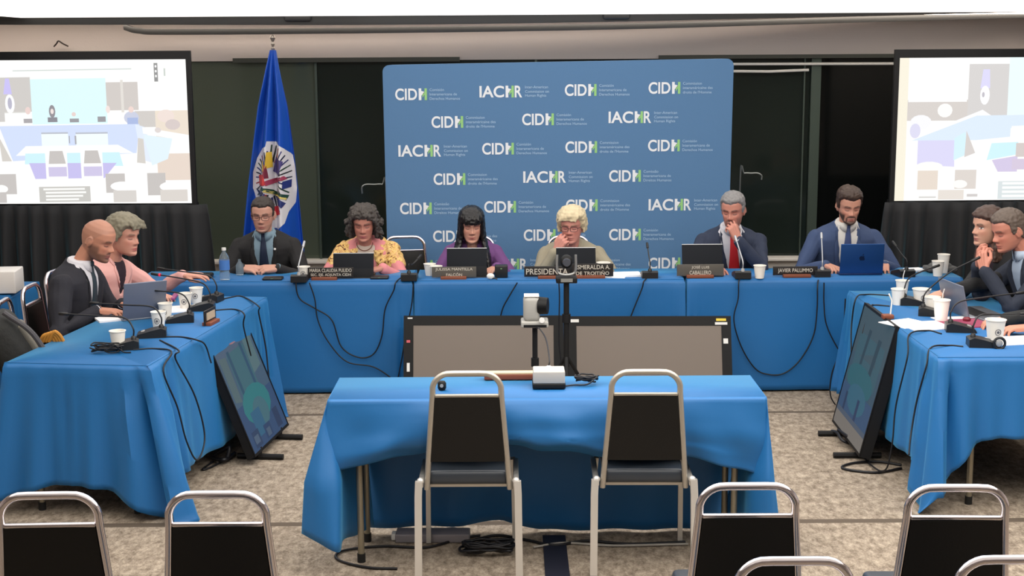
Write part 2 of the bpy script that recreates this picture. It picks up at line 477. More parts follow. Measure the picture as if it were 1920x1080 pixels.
folding_table(left_loc(), lrz, .73, 1.9, 'folding table under the blue cloth of the left wing')
# right wing
d = drape_cloth(.80, 1.90, lambda k, s: (.36, .1, .1, .12 + .05 * s)[k], {0: (-.02, -.12, .26, .13), 3: (-.03, .02, 0, .08)}, seed=9, amp=.012, freq=12, flare=.035, pleats=((0, .07, -.06, .025), (3, 1.78, .03, .05), (3, 1.66, -.03, .04)))
o = solid(d.build('tablecloth', M_cloth, None, (2.045, 6.485, 0), -.012, ang=60)); tag(o, 'blue tablecloth of the right wing table, hem raised at the near end', 'tablecloth', 'blue tablecloths')
folding_table((2.045, 6.485, 0), -.012, .80, 1.9, 'folding table under the raised blue cloth of the right wing', inset=.2)
# small side table far left
d = drape_cloth(.62, .6, lambda k, s: .1, {1: (.04, -.04, 0, .08)}, seed=11, amp=.01)
o = solid(d.build('tablecloth', M_cloth, None, (-3.72, 8.35, 0), ang=60)); tag(o, 'blue tablecloth of the small side table under the white carton', 'tablecloth', 'blue tablecloths')
tag(MB().box((-3.25, 8.52, TZ + .078), (.34, .22, .14), bev=.008, rz=.1).build('carton', mat('carton_white', (226, 222, 218), .6)), 'white carton on the small blue table at the far left', 'box')

# ---- front table: cloth pulled askew
x0, x1, y0, y1 = -.79, 1.085, 5.735, 6.15
def interp(u, pts):
    return float(np.interp(u, [p[0] for p in pts], [p[1] for p in pts]))
mb = MB()
rows = []
hemz = [(571, 904), (640, 886), (730, 869), (795, 858), (880, 862), (985, 850), (1060, 860), (1120, 864), (1290, 866), (1340, 874), (1400, 889), (1452, 905)]
nx, nr = 110, 26
rnd = random.Random(4)
for r in range(nr + 1):
    t = r / nr; row = []
    for i in range(nx + 1):
        s = i / nx
        u = 571 + (1452 - 571) * s
        hb = ony(u, interp(u, hemz), 5.66)
        xt = x0 + (x1 - x0) * s
        x = xt + (hb.x - xt) * t ** 1.1
        z = TZ + (hb.z - TZ) * t
        y = y0 + (5.66 - y0) * t * .5
        # gathers: long soft diagonal folds towards the middle, plus tuck under in the middle
        mid = math.exp(-((s - .52) / .36) ** 4)
        g = .012 * math.sin(s * 34 + 2.2 * t) + .010 * math.sin(s * 61 - 3 * t + 1) + .016 * math.sin((s - .5) * 17 * (1.4 - t))
        g2 = noise.noise(V((s * 9, t * 3.0, 2.0))) * .03
        y -= (g * t ** 1.5 + g2 * t) * (.5 + .5 * mid)
        y += mid * .07 * max(0, t - .8) / .2
        y -= .03 * math.sin(math.pi * t) * mid
        if t > .7: z += mid * .012 * math.sin(s * 47)
        if r == 0: y = y0 + .006; z = TZ
        if r == 1: z = TZ - .010; y = y0 - .003
        row.append((x, y, z))
    rows.append(row)
mb.grid(rows)
mb.add([rows[0][0], rows[0][-1], (x1, y1, TZ), (x0, y1, TZ)], [(0, 1, 2, 3)])
# back sheet down to the floor
rows = []
for r in range(17):
    t = r / 16; row = []
    for i in range(71):
        s = i / 70; u = 690 + (1300 - 690) * s
        hz = interp(u, [(690, 992), (800, 988), (870, 986), (930, 976), (985, 994), (1060, 998), (1200, 996), (1300, 998)])
        hb = ony(u, hz, 6.16)
        xt = x0 + (x1 - x0) * s; hx = xt
        zb = max(.012, hb.z)
        y = y1 + .02 * t + .012 * math.sin(s * 40) * t + noise.noise(V((s * 6, t * 2, 9))) * .02 * t
        row.append((xt, y, TZ + (zb - TZ) * t))
    rows.append(row)
mb.grid(rows)
# end sheets, flared at the front corners
def end_sheet(cols, top):
    """cols: list of (top xy, mid point, bottom point)"""
    rr = []
    n = 14
    M = len(cols)
    P = [smooth_path([V(c[k]) for c in cols], 6) for k in range(3)]
    for r in range(n + 1):
        t = r / n
        row = []
        for j in range(len(P[0])):
            a, b, c = P[0][j], P[1][j], P[2][j]
            if t < .5: q = a.lerp(b, t * 2)
            else: q = b.lerp(c, t * 2 - 1)
            row.append(tuple(q))
        rr.append(row)
    mb.grid(rr)
f = lambda u, v, y: tuple(ony(u, v, y))
end_sheet([((x0, y0, TZ), f(571, 904, 5.66), f(566, 1000, 5.64)),
           ((x0, y0 + .03, TZ), f(600, 915, 5.62), f(598, 1018, 5.60)),
           ((x0, y0 + .08, TZ), f(636, 905, 5.66), f(634, 1036, 5.58)),
           ((x0, y0 + .14, TZ), f(642, 895, 5.80), f(643, 1012, 5.76)),
           ((x0, y0 + .26, TZ), f(660, 880, 5.95), f(668, 1003, 5.95)),
           ((x0, y1, TZ), f(690, 870, 6.15), f(700, 985, 6.12))], 0)
end_sheet([((x1, y0, TZ), f(1452, 905, 5.66), f(1462, 990, 5.64)),
           ((x1, y0 + .03, TZ), f(1438, 908, 5.64), f(1440, 1005, 5.62)),
           ((x1, y0 + .08, TZ), f(1405, 900, 5.74), f(1405, 985, 5.72)),
           ((x1, y0 + .20, TZ), f(1398, 880, 5.90), f(1390, 980, 5.90)),
           ((x1, y1, TZ), f(1380, 850, 6.15), f(1360, 960, 6.12))], 0)
o = solid(mb.build('tablecloth', M_cloth, ang=50)); tag(o, 'light blue tablecloth of the front table, front hem gathered up behind two chairs', 'tablecloth', 'blue tablecloths')
folding_table((x0 + .02, y0 + .005, 0), 0, x1 - x0 - .04, .40, 'folding table under the front cloth with bare metal legs showing', inset=.10)

# ================================================================== banquet chairs
M_bronze = mat('chair_frame_pewter', (176, 170, 160), .33, metal=.6)
M_chrome = mat('chair_frame_chrome', (222, 216, 220), .16, metal=1.)
M_vinyl = mat('black_vinyl', (21, 20, 19), .5, spec=.3, bump=.05, scale=120)
M_vinyl2 = mat('slate_vinyl', (52, 58, 66), .3)
M_alu = mat('polished_leg', (216, 213, 208), .35, metal=.55)
def make_chair(label, frame_m, loc, rz, group, wide=1.0):
    t = thing('banquet_chair', label, 'chair', loc, rz, group)
    def back_y(z): return -.055 * (z - .40) / .5
    def half(z): return (.175 - .0325 * (z - .40) / .41) * wide
    pts = []
    for z in (.385, .5, .6, .7, .80): pts.append((-half(z), back_y(z), z))
    for a in range(1, 8):
        an = math.pi - a / 8 * math.pi / 2
        pts.append((-half(.80) + .075 + .075 * math.cos(an), back_y(.82 + .075 * math.sin(an)), .825 + .075 * math.sin(an)))
    pts.append((-half(.8) + .09, back_y(.9), .900))
    pts += [(-p[0], p[1], p[2]) for p in reversed(pts)]
    MB().tube(pts, .0125, 12).build('back_frame', frame_m, t)
    MB().box((0, back_y(.8) - .002, .803), (2 * half(.8) - .02, .018, .013), bev=.004).build('top_rail', frame_m, t)
    # back panel (padded towards the seat, flat vinyl behind)
    rows = []
    for k in range(13):
        z = .512 + (.797 - .512) * k / 12; hw = half(z) - .011
        bul = .012 * math.sin(math.pi * k / 12) ** .5
        rows.append([(-hw, back_y(z) - .010, z), (-hw * .5, back_y(z) - .013, z), (hw * .5, back_y(z) - .013, z), (hw, back_y(z) - .010, z),
                     (hw, back_y(z) + .012, z), (hw * .7, back_y(z) + .018 + bul, z), (-hw * .7, back_y(z) + .018 + bul, z), (-hw, back_y(z) + .012, z)])
    mb = MB().grid(rows, close=True); mb.add(rows[0], [tuple(range(8))]); mb.add(rows[-1], [tuple(range(7, -1, -1))])
    mb.build('backrest', M_vinyl, t, ang=50)
    mb = MB().box((0, .20, .433), (.345 * wide, .40, .066), bev=.022); mb.build('seat', M_vinyl2, t)
    MB().box((0, .20, .398), (.33 * wide, .38, .012)).build('seat_frame', frame_m, t)
    for s in (-1, 1):
        x = s * .202 * wide
        MB().box((x, .17, .405), (.024, .36, .022), bev=.004).build('side_rail', M_alu, t)
        MB().tube([(x * 1.03, -.015, .425), (x * 1.045, -.022, .36), (x * 1.06, -.045, 0.012)], .0215, 4, sq=True).build('leg', M_alu, t)
        MB().tube([(x * .93, .34, .418), (x * .95, .36, .36), (x * .97, .38, 0.012)], .0150, 4, sq=True).build('leg', M_alu, t)
        MB().ball((x * 1.0, -.012, .424), .016).build('rivet', M_alu, t)
    return t
g1 = 'chairs at the front table'; g2 = 'front row chairs at the bottom'; g3 = 'chairs along the wings'
make_chair('banquet chair on the left behind the front table, black back and pewter frame', M_bronze, (-.19, 5.63, 0), 0, g1)
make_chair('banquet chair on the right behind the front table, black back and pewter frame', M_bronze, (.555, 5.64, 0), -.02, g1)
def row_chair(u, v, y, lab, rz=0., cd=True):
    p = ony(u, v, y)
    return make_chair(lab, M_chrome, (p.x, y + .05, 0), rz, g2, wide=1.03)
row_chair(88, 920, 4.00, 'chrome banquet chair at the left picture edge, in the lower left corner', .03)
row_chair(405, 920, 4.00, 'chrome banquet chair in front of the trailing blue cloth corner')
row_chair(1403, 903, 4.05, 'chrome banquet chair overlapping the right end of the front table')
row_chair(1797, 912, 4.02, 'chrome banquet chair in front of the raised cloth of the right wing table', -.03)
row_chair(1490, 1043, 3.42, 'nearest chrome banquet chair right of the middle, only its top loop in view')
row_chair(1905, 1040, 3.42, 'nearest chrome banquet chair in the lower right corner, cut by the frame')
row_chair(285, 1077, 3.28, 'nearest chrome banquet chair at the lower left, a sliver of its top showing')
# ================================================================== monitors
M_bezel = mat('black_bezel', (12, 12, 13), .5, spec=.25)
M_bezel2 = mat('black_plastic', (20, 20, 21), .55, spec=.3)
M_screen_off = mat('screen_off', (112, 102, 94), .35, spec=.3)
M_reflect = attr_mat('lit_picture', emit=.62)  # emissive colours that stand in for reflections on the side monitors
M_white = mat('white_plastic', (228, 226, 222), .4)
M_label = mat('sticker_white', (215, 215, 212), .5)
M_led_red = mat('sticker_red', (190, 80, 90), .5)
M_yel = mat('sticker_yellow', (215, 190, 60), .5)

def quad_map(P, off=.0):
    """P: corners bl, br, tr, tl -> f(u,v,d) with u right 0..1, v up 0..1, d out of the face"""
    bl, br, tr, tl = [V(p) for p in P]
    n = (br - bl).cross(tl - bl).normalized()
    def f(u, v, d=0.): return bl * (1 - u) * (1 - v) + br * u * (1 - v) + tr * u * v + tl * (1 - u) * v + n * (d + off)
    return f
def quad_slab(mb, F, u0, v0, u1, v1, d0, d1, mi=0, col=None):
    vs = [F(a, b, d) for d in (d0, d1) for (a, b) in ((u0, v0), (u1, v0), (u1, v1), (u0, v1))]
    return mb.add(vs, [(3, 2, 1, 0), (4, 5, 6, 7), (0, 1, 5, 4), (1, 2, 6, 5), (2, 3, 7, 6), (3, 0, 4, 7)], mi, None, col)
def picture(F, base, shapes, name, m, parent, d=.0008, px=None, wash=0.):
    """flat picture: base colour and polygons in order; coordinates 0..1 or pixels through px(u,v)"""
    mb = MB(); k = 0
    mb.add([F(0, 0, d), F(1, 0, d), F(1, 1, d), F(0, 1, d)], [(0, 1, 2, 3)], 0, None, base)
    for col, poly in shapes:
        k += 1
        pts = [px(*p) if px else p for p in poly]
        pts = [(min(1, max(0, a)), min(1, max(0, b))) for a, b in pts]
        mb.add([F(a, b, d + k * .00012) for a, b in pts], [tuple(range(len(pts)))], 0, None, tuple(c + (255 - c) * wash for c in col))
    return mb.build(name, m, parent, smooth=False)
def rel(P, o): return [V(p) - V(o) for p in P]
def ell(cx, cy, rx, ry, n=14, a0=0): return [(cx + rx * math.cos(2 * math.pi * i / n + a0), cy + ry * math.sin(2 * math.pi * i / n + a0)) for i in range(n)]
def rect(a, b, c, d): return [(a, b), (c, b), (c, d), (a, d)]

def monitor(label, P, base, shapes, group, thick=.045, bez=.035, feet=True, stickers=(), m=None, foot_off=(0, 0)):
    o = (V(P[0]) + V(P[1])) / 2; o.z = 0
    t = thing('monitor', label, 'monitor', o, 0, group)
    Q = rel(P, o); F = quad_map(Q)
    W = (Q[1] - Q[0]).length; H = (Q[3] - Q[0]).length; bu = bez / W; bv = bez / H
    mb = MB(); quad_slab(mb, F, 0, 0, 1, 1, -thick, -.004)
    quad_slab(mb, F, .12, .12, .88, .88, -thick - .03, -thick)
    mb.build('housing', M_bezel2, t, smooth=False)
    mb = MB()
    for a in ((0, 0, bu, 1), (1 - bu, 0, 1, 1), (bu, 0, 1 - bu, bv), (bu, 1 - bv, 1 - bu, 1)): quad_slab(mb, F, *a, -.004, .004)
    mb.build('bezel', M_bezel, t, smooth=False)
    G = lambda u, v, d=0: F(bu + u * (1 - 2 * bu), bv + v * (1 - 2 * bv), d)
    if shapes: picture(G, base, shapes, 'display', m or M_reflect, t)
    else:
        mb = MB(); quad_slab(mb, G, 0, 0, 1, 1, -.003, .001); mb.build('display', M_screen_off, t, smooth=False)
    for (u, v, w, h, mm) in stickers:
        mb = MB(); quad_slab(mb, F, u - w / 2, v - h / 2, u + w / 2, v + h / 2, .004, .006); mb.build('sticker', mm, t, smooth=False)
    if feet:
        for s in (.2, .8):
            p = F(s, 0, -thick / 2); n = F(0, 0, 1) - F(0, 0, 0)
            nn = V((n.x, n.y, 0)).normalized()
            a = V((p.x, p.y, .018)); 
            MB().tube([a - nn * .12, a + nn * .14], .016, 8).tube([a, p + V((0, 0, .03))], .02, 8).build('foot', M_bezel2, t)
    return t
def yq(pts): return [ony(u, v, y) for u, v, y in pts]
# two monitors in front of the back row, leaning against it
def tvq(u0, u1, vt, z0=.045):
    y_t, y_b = 8.62, 8.46
    tl = ony(u0, vt, y_t); tr = ony(u1, vt - .5, y_t)
    return [(tl.x, y_b, z0), (tr.x, y_b, z0), (tr.x, y_t, tr.z), (tl.x, y_t, tl.z)]
monitor('wide black floor monitor with blank grey screen, left one below the back tables', tvq(757, 1056, 592), None, None, 'blank monitors below the back tables', bez=.062,
        stickers=((.03, .70, .022, .03, M_led_red), (.03, .40, .018, .10, M_label), (.04, .97, .03, .015, M_label)))
monitor('wide black floor monitor with blank grey screen and yellow sticker, right one', tvq(1062, 1370, 593), None, None, 'blank monitors below the back tables', bez=.062,
        stickers=((.05, .945, .05, .035, M_label), (.94, .955, .06, .03, M_yel), (.94, .91, .075, .03, M_label), (.965, .70, .028, .06, M_label)))
# side monitors leaning against the wings; room reflection put in as glowing coloured polygons
T1, T2 = (62, 128, 146), (40, 96, 128)
shpL = [((84, 110, 140), rect(0, .80, 1, 1)), ((92, 120, 128), [(.05, .45), (.2, .42), (.22, .82), (.06, .84)]), ((96, 132, 140), [(.72, .55), (.95, .58), (.95, .85), (.74, .85)]),
        ((62, 118, 134), rect(.25, .45, .72, .83)), ((34, 88, 120), rect(.27, .4, .33, .85)), ((34, 88, 124), rect(.62, .42, .68, .85)),
        ((44, 84, 132), rect(0, .0, 1, .40)), ((36, 138, 146), ell(.5, .33, .36, .17)), ((70, 124, 140), ell(.52, .25, .2, .13)), ((40, 110, 150), rect(.25, .08, .5, .3)),
        ((28, 66, 110), rect(.1, .02, .28, .16)), ((30, 70, 118), rect(.42, .02, .6, .14)), ((26, 60, 104), rect(.76, .03, .9, .2)), ((84, 110, 140), rect(.12, .05, .24, .12)), ((80, 106, 136), rect(.46, .03, .56, .10)),
        ((190, 140, 150), ell(.52, .93, .16, .055)), ((120, 110, 108), rect(.74, .88, .95, .98))]
shpR = [((66, 96, 112), rect(0, .62, 1, 1)), ((58, 104, 122), rect(.1, .45, .9, .8)), ((34, 72, 92), [(.3, .5), (.36, .5), (.42, .86), (.34, .86)]), ((34, 72, 92), [(.62, .5), (.7, .5), (.76, .84), (.66, .84)]),
        ((38, 110, 126), ell(.45, .44, .42, .13)), ((52, 90, 132), rect(0, .12, 1, .36)), ((50, 112, 140), ell(.5, .3, .3, .12)), ((30, 60, 100), rect(.16, .14, .22, .3)), ((30, 60, 104), rect(.55, .14, .62, .32)),
        ((140, 134, 128), rect(0, 0, 1, .13)), ((84, 100, 122), rect(0, .11, 1, .15))]
P = [onz(478, 858, .05), onz(541, 797, .05)]
PL = [P[0], P[1], ony(456, 590, P[1].y + .03), ony(388, 642, P[0].y + .03)]
monitor('leaning black monitor showing a teal picture, against the left wing table', PL, (70, 104, 134), shpL, 'lit monitors leaning on the wing tables', bez=.014)
P = [onz(1561, 790, .05), onz(1612, 857, .05)]
PR = [P[0], P[1], ony(1682, 612, P[1].y + .03), ony(1622, 567, P[0].y + .03)]
monitor('leaning black monitor showing a blue-green picture, against the right wing table', PR, (58, 92, 116), shpR, 'lit monitors leaning on the wing tables', bez=.014, thick=.06)

# ================================================================== projection screens with black skirts
M_scr = attr_mat('projected_picture', emit=1.2)
M_blackcloth = mat('black_drape', (38, 38, 40), .8, sheen=.3)
M_scrframe = mat('screen_frame_black', (14, 15, 18), .5)
GR = (186, 180, 176)
def pxL(u, v): return ((u + 123) / 484.0, 1 - (v - 112 - (u / 360.) * 4) / 268.0)
def chairp(x, y, w, h, c=GR): return [(c, [(x, y), (x + w, y), (x + w * 1.15, y + h), (x - w * .15, y + h)])]
shL = [((214, 212, 206), rect(-10, 144, 68, 210)), ((196, 191, 186), rect(-20, 144, 71, 208)), ((190, 180, 245), [(25, 146), (32, 146), (36, 175), (20, 175)]), ((250, 250, 255), ell(31, 193, 9, 18)), ((170, 168, 190), ell(31, 192, 4, 11)),
       ((214, 248, 252), rect(71, 148, 211, 232)), ((198, 190, 184), rect(211, 156, 270, 208)), ((220, 214, 206), rect(238, 152, 243, 212)), ((200, 210, 205), rect(40, 131, 260, 133)),
       ((196, 192, 188), rect(0, 200, 20, 226)), ((198, 192, 186), rect(262, 210, 305, 240)), ((232, 216, 196), rect(300, 210, 362, 260)), ((226, 206, 190), rect(300, 290, 362, 340)),
       ((200, 216, 252), [(8, 234), (270, 234), (262, 288), (30, 300)]), ((238, 250, 252), [(86, 250), (136, 250), (136, 276), (86, 276)]), ((238, 250, 252), [(150, 250), (210, 250), (210, 276), (150, 276)]),
       ((170, 176, 190), rect(86, 247, 136, 250)), ((170, 176, 190), rect(150, 248, 210, 251)), ((150, 150, 156), rect(137, 254, 139, 268)), ((150, 150, 156), rect(148, 254, 151, 270)),
       ((250, 254, 255), [(56, 272), (228, 272), (256, 288), (36, 290)]), ((196, 240, 250), [(54, 286), (230, 286), (236, 312), (52, 306)]), ((186, 178, 236), [(60, 304), (224, 306), (200, 334), (70, 334)]),
       ((220, 232, 250), [(262, 234), (280, 240), (300, 310), (270, 300)]), ((202, 196, 188), [(6, 252), (28, 300), (10, 300)]), ((204, 198, 190), [(266, 260), (276, 262), (278, 308), (262, 306)]),
       ((220, 240, 252), [(276, 254), (330, 262), (320, 300), (290, 312)]), ((252, 254, 255), [(275, 240), (362, 256), (362, 268), (276, 252)]),
       ((120, 116, 124), ell(109, 208, 6, 12)), ((240, 224, 218), ell(109, 208, 3, 5)), ((110, 110, 120), rect(100, 219, 118, 228)), ((232, 202, 196), ell(64, 206, 5, 7)), ((150, 146, 150), rect(55, 221, 71, 229)),
       ((130, 130, 136), rect(141, 222, 158, 229)), ((226, 200, 194), ell(149, 214, 4, 4)), ((130, 130, 136), rect(193, 219, 208, 229)), ((240, 220, 214), ell(213, 206, 4, 7)), ((190, 196, 220), ell(256, 222, 14, 12)), ((236, 206, 196), ell(256, 207, 5, 6)), ((150, 170, 220), rect(248, 222, 268, 234)),
       ((236, 216, 206), ell(320, 220, 16, 12)), ((206, 190, 186), ell(332, 236, 14, 10)), ((216, 204, 200), ell(304, 246, 6, 5))]
for x in (98, 164): shL += [((252, 252, 250), rect(x - 7, 276, x + 34, 340)), (GR, [(x + 2, 282), (x + 26, 282), (x + 31, 306), (x - 1, 306)]), ((196, 186, 226), rect(x - 2, 312, x + 32, 330))]
shL += [(GR, rect(-6, 324, 34, 362)), (GR, rect(202, 326, 238, 362)), (GR, rect(280, 326, 314, 368)), ((252, 252, 250), ell(232, 350, 22, 9)), ((206, 200, 194), rect(215, 358, 258, 380)), ((252, 252, 250), ell(328, 352, 26, 10)), ((210, 202, 194), rect(303, 358, 354, 380)), ((250, 250, 248), ell(4, 352, 14, 8)), (GR, rect(-10, 358, 14, 378)),
        ((188, 186, 180), rect(76, 349, 172, 378))]
for k in range(4): shL.append(((250, 250, 246), rect(88 - 4 * (k == 0), 352 + 6.5 * k, (162, 164, 158, 150)[k], 355.5 + 6.5 * k)))
shL += [((120, 120, 120), rect(302, 122, 309, 156))] + [((246, 246, 246), ell(305.5, 128 + k * 9, 1.8, 2.4)) for k in range(3)] + [((190, 200, 192), rect(320, 132, 323, 146))]
def pxR(u, v): return ((u - 1672) / 484.0, 1 - (v - 108) / 268.0)
shR = [((246, 238, 214), rect(1672, 108, 1690, 376)), ((206, 198, 192), rect(1690, 186, 1815, 225)), ((252, 252, 250), rect(1691, 108, 1800, 190)), ((206, 202, 200), rect(1802, 120, 1876, 218)), ((214, 210, 255), [(1828, 130), (1840, 130), (1842, 165), (1824, 165)]),
       ((252, 252, 255), ell(1833, 178, 9, 18)), ((180, 176, 186), ell(1830, 177, 2.5, 5)), ((232, 250, 252), rect(1876, 108, 2010, 215)), ((252, 250, 246), ell(1760, 206, 14, 13)), ((246, 246, 250), ell(1716, 228, 20, 14)), ((214, 212, 240), ell(1706, 244, 10, 14)), ((250, 250, 250), [(1720, 250), (1830, 205), (1850, 218), (1740, 262)]),
       ((214, 232, 252), [(1700, 262), (1820, 216), (2000, 214), (2000, 232), (1886, 236), (1884, 256), (1820, 262)]), ((212, 208, 246), [(1712, 262), (1780, 262), (1782, 312), (1712, 308)]), ((206, 240, 252), [(1780, 258), (1800, 246), (1806, 288), (1780, 300)]), ((206, 198, 194), [(1802, 244), (1820, 286), (1800, 294)]),
       ((252, 252, 252), rect(1884, 240, 2010, 262)), ((198, 242, 252), [(1850, 268), (1900, 266), (1896, 290), (1842, 300)]), ((204, 190, 226), [(1852, 300), (1900, 292), (1900, 322), (1864, 322)]), ((204, 192, 188), rect(1896, 268, 1926, 294)), ((206, 190, 216), rect(1890, 298, 1930, 318)),
       ((250, 250, 246), ell(1735, 312, 26, 10)), ((226, 210, 194), rect(1714, 319, 1752, 355)), ((214, 204, 196), rect(1784, 318, 1824, 354)), ((252, 250, 246), ell(1794, 345, 14, 8)), ((226, 216, 206), rect(1754, 356, 1802, 374)), ((196, 190, 188), rect(1808, 364, 1828, 369)), ((206, 204, 200), rect(1718, 368, 1750, 371)),
       ((210, 220, 222), rect(1866, 340, 1990, 374))]
for k in range(4): shR.append(((250, 253, 250), rect(1874, 342 + 8 * k, 1980, 346.5 + 8 * k)))
def proj_screen(name_lab, u0, u1, v0, v1, y, shapes, pxf, skirt_x, skirt_lab, yaw_dy):
    a = ony(u0, v1, y); b = ony(u1, v1, y); z0 = ony((max(u0, 0) + min(u1, 1920)) / 2, v1, y).z; z1 = ony((max(u0, 0) + min(u1, 1920)) / 2, v0, y).z
    o = V(((a.x + b.x) / 2, y, 0)); hw = (b.x - a.x) / 2
    t = thing('projection_screen', name_lab, 'projection screen', o, 0, 'projection screens')
    P = [(-hw, yaw_dy, z0), (hw, -yaw_dy, z0), (hw, -yaw_dy, z1), (-hw, yaw_dy, z1)]
    F = quad_map(P)
    picture(F, (253, 253, 251), shapes, 'projected_picture', M_scr, t, .012, pxf, .22)
    mb = MB(); W = 2 * hw; H = z1 - z0; e = .035 / W; ev = .06 / H; eb = .015 / H
    quad_slab(mb, F, 0, 0, 1, 1, -.004, .010); mb.build('fabric', M_white, t, smooth=False)
    mb = MB()
    for q in ((-e, -eb, 0, 1 + ev), (1, -eb, 1 + e, 1 + ev), (0, 1, 1, 1 + ev), (0, -eb, 1, 0)): quad_slab(mb, F, *q, -.015, .016)
    mb.build('frame', M_scrframe, t, smooth=False)
    for s in (-1, 1):
        MB().tube([(s * (hw + .01), .05, z0), (s * (hw + .01), .05, .02)], .02, 8).box((s * (hw + .01), .02, .015), (.06, .5, .03)).build('leg', M_scrframe, t)
    # pleated skirt hung below
    xa, xb = skirt_x
    mb = MB(); rows = []
    n = int((xb - xa) / .008)
    for k in range(15):
        tt = k / 14; row = []
        for i in range(n + 1):
            s = i / n; x = xa + (xb - xa) * s
            c = (s - .5) * 2
            am = .010 + .036 * min(1, tt * 2.2)
            yy = y - .06 + am * (math.sin(x * 50 + 1.6 * math.sin(x * 7)) + .4 * math.sin(x * 23 + 2))
            row.append((x + c * .06 * tt ** .7 * (1 if abs(c) > .9 else abs(c)), yy, z0 - .005 - (z0 - .02) * tt - .004 * abs(math.sin(x * 13)) * (tt == 0)))
        rows.append(row)
    sk = solid(mb.grid(rows).build('stage_skirt', M_blackcloth, ang=80), .004)
    tag(sk, skirt_lab, 'curtain', 'black pleated skirts')
    return t
proj_screen('bright projection screen showing the room, at the left picture edge', -123, 362, 112, 381, 10.0, shL, pxL, (-3.98, -2.20), 'black pleated skirt below the left projection screen, behind the bald man', .02)
proj_screen('bright projection screen showing the room, at the right picture edge', 1674, 2158, 108, 375, 10.0, shR, pxR, (2.70, 4.66), 'black pleated skirt below the right projection screen', -.02)

# ================================================================== printed backdrop
YB = 10.15
M_bd = mat('backdrop_blue', (84, 124, 166), .7, bump=.03, scale=40)
M_print_w = mat('print_white', (232, 236, 240), .6)
M_print_g = mat('print_green', (150, 206, 130), .6)
M_print_s = mat('print_pale', (164, 194, 222), .6)
bl_ = ony(722, 500, YB); br_ = ony(1366, 500, YB); tl_ = ony(717, 122, YB); tr_ = ony(1376, 110, YB)
t = thing('backdrop', 'wide blue backdrop printed with rows of white CIDH and IACHR lettering', 'backdrop', ((tl_.x + tr_.x) / 2, YB, 0))
cxb = (tl_.x + tr_.x) / 2; hwb = (tr_.x - tl_.x) / 2
def bd_outline():
    pts = []
    z1l, z1r = tl_.z, tr_.z - .0
    rr = .05
    pts.append((-hwb + .012, .02)); pts.append((hwb - .02, .02))
    for k in range(7):
        a = k / 6 * math.pi / 2; pts.append((hwb - rr + rr * math.cos(a), z1r - rr + rr * math.sin(a)))
    for k in range(7):
        a = math.pi / 2 + k / 6 * math.pi / 2; pts.append((-hwb + rr + rr * math.cos(a), z1l - rr + rr * math.sin(a)))
    return pts
mb = MB(); MX = Matrix(((1, 0, 0, 0), (0, 0, -1, 0), (0, 1, 0, 0), (0, 0, 0, 1)))  # local z (extrusion) -> -y
mb.prism(bd_outline(), -.30, 0, 0, MX)
mb.build('fabric_panel', M_bd, t, ang=30)
_bold = {}
def logo(kind, u, v, sub):
    """kind CIDH / IACHR; u,v is the picture point of its left middle"""
    p = ony(u, v, YB)
    x0_ = p.x - cxb; z0_ = p.z
    if abs(x0_) > hwb: return
    s = (ony(u + 100, v, YB).x - p.x) / 100.
    Hh = 22 * s
    T = Matrix.Translation((x0_, -.002, z0_)) @ MX
    if 'C' + kind not in _bold:
        _bold['C' + kind] = text_mesh(kind, 1.0, .0, .022, 'LEFT')
    word = 'CID' if kind == 'CIDH' else 'IAC'
    if word not in _bold: _bold[word] = text_mesh(word, 1.0, 0, .022, 'LEFT')
    vs, fs = _bold[word]; w = (41 if kind == 'CIDH' else 46) * s
    logos.add(fit_text(vs, w, Hh, 0), fs, 0, T)
    # H: a white stem, an arrow-shaped joint and a green stem
    hx = w + 3 * s; st = 5 * s
    logos.add([(hx, -Hh / 2, 0), (hx + st, -Hh / 2, 0), (hx + st, Hh / 2, 0), (hx, Hh / 2, 0)], [(0, 1, 2, 3)], 0, T)
    logos.add([(hx + st, -Hh * .12, 0), (hx + st + 5 * s, Hh * .08, 0), (hx + st + 6 * s, Hh * .2, 0), (hx + st, Hh * .28, 0)], [(0, 1, 2, 3)], 0, T)
    logos.add([(hx + 11 * s, -Hh / 2, 0), (hx + 15.5 * s, -Hh / 2, 0), (hx + 15.5 * s, Hh / 2, 0), (hx + 11 * s, Hh / 2, 0)], [(0, 1, 2, 3)], 1, T)
    logos.add([(hx + 7 * s, -Hh * .3, 0), (hx + 11 * s, -Hh * .02, 0), (hx + 11 * s, Hh * .22, 0), (hx + 7 * s, -Hh * .02, 0)], [(0, 1, 2, 3)], 1, T)
    xe = hx + 15.5 * s
    if kind == 'IACHR':
        if 'R' not in _bold: _bold['R'] = text_mesh('R', 1.0, 0, .022, 'LEFT')
        vs, fs = _bold['R']; logos.add(fit_text(vs, 14 * s, Hh, xe + 1.5 * s), fs, 0, T); xe += 16 * s
    lines = {0: ('Comisión', 'Interamericana de', 'Derechos Humanos'), 1: ('Inter-American', 'Commission on', 'Human Rights'), 2: ('Commission', 'interaméricaine des', "droits de l'Homme"), 3: ('Comissão', 'Interamericana de', 'Direitos Humanos')}[sub]
    for k, ln in enumerate(lines):
        if ln not in _bold: _bold[ln] = text_mesh(ln, 1.0, 0, .008, 'LEFT')
        vs, fs = _bold[ln]
        wd = max(q.x for q in vs) - min(q.x for q in vs)
        full = wd * 7.1 * s
        q = fit_text(vs, full, None, xe + 5 * s)
        logos.add([V((a.x, a.y + (8.2 - 8.2 * k) * s, 0)) for a in q], fs, 2, T)
logos = MB()
CI, IA = 'CIDH', 'IACHR'
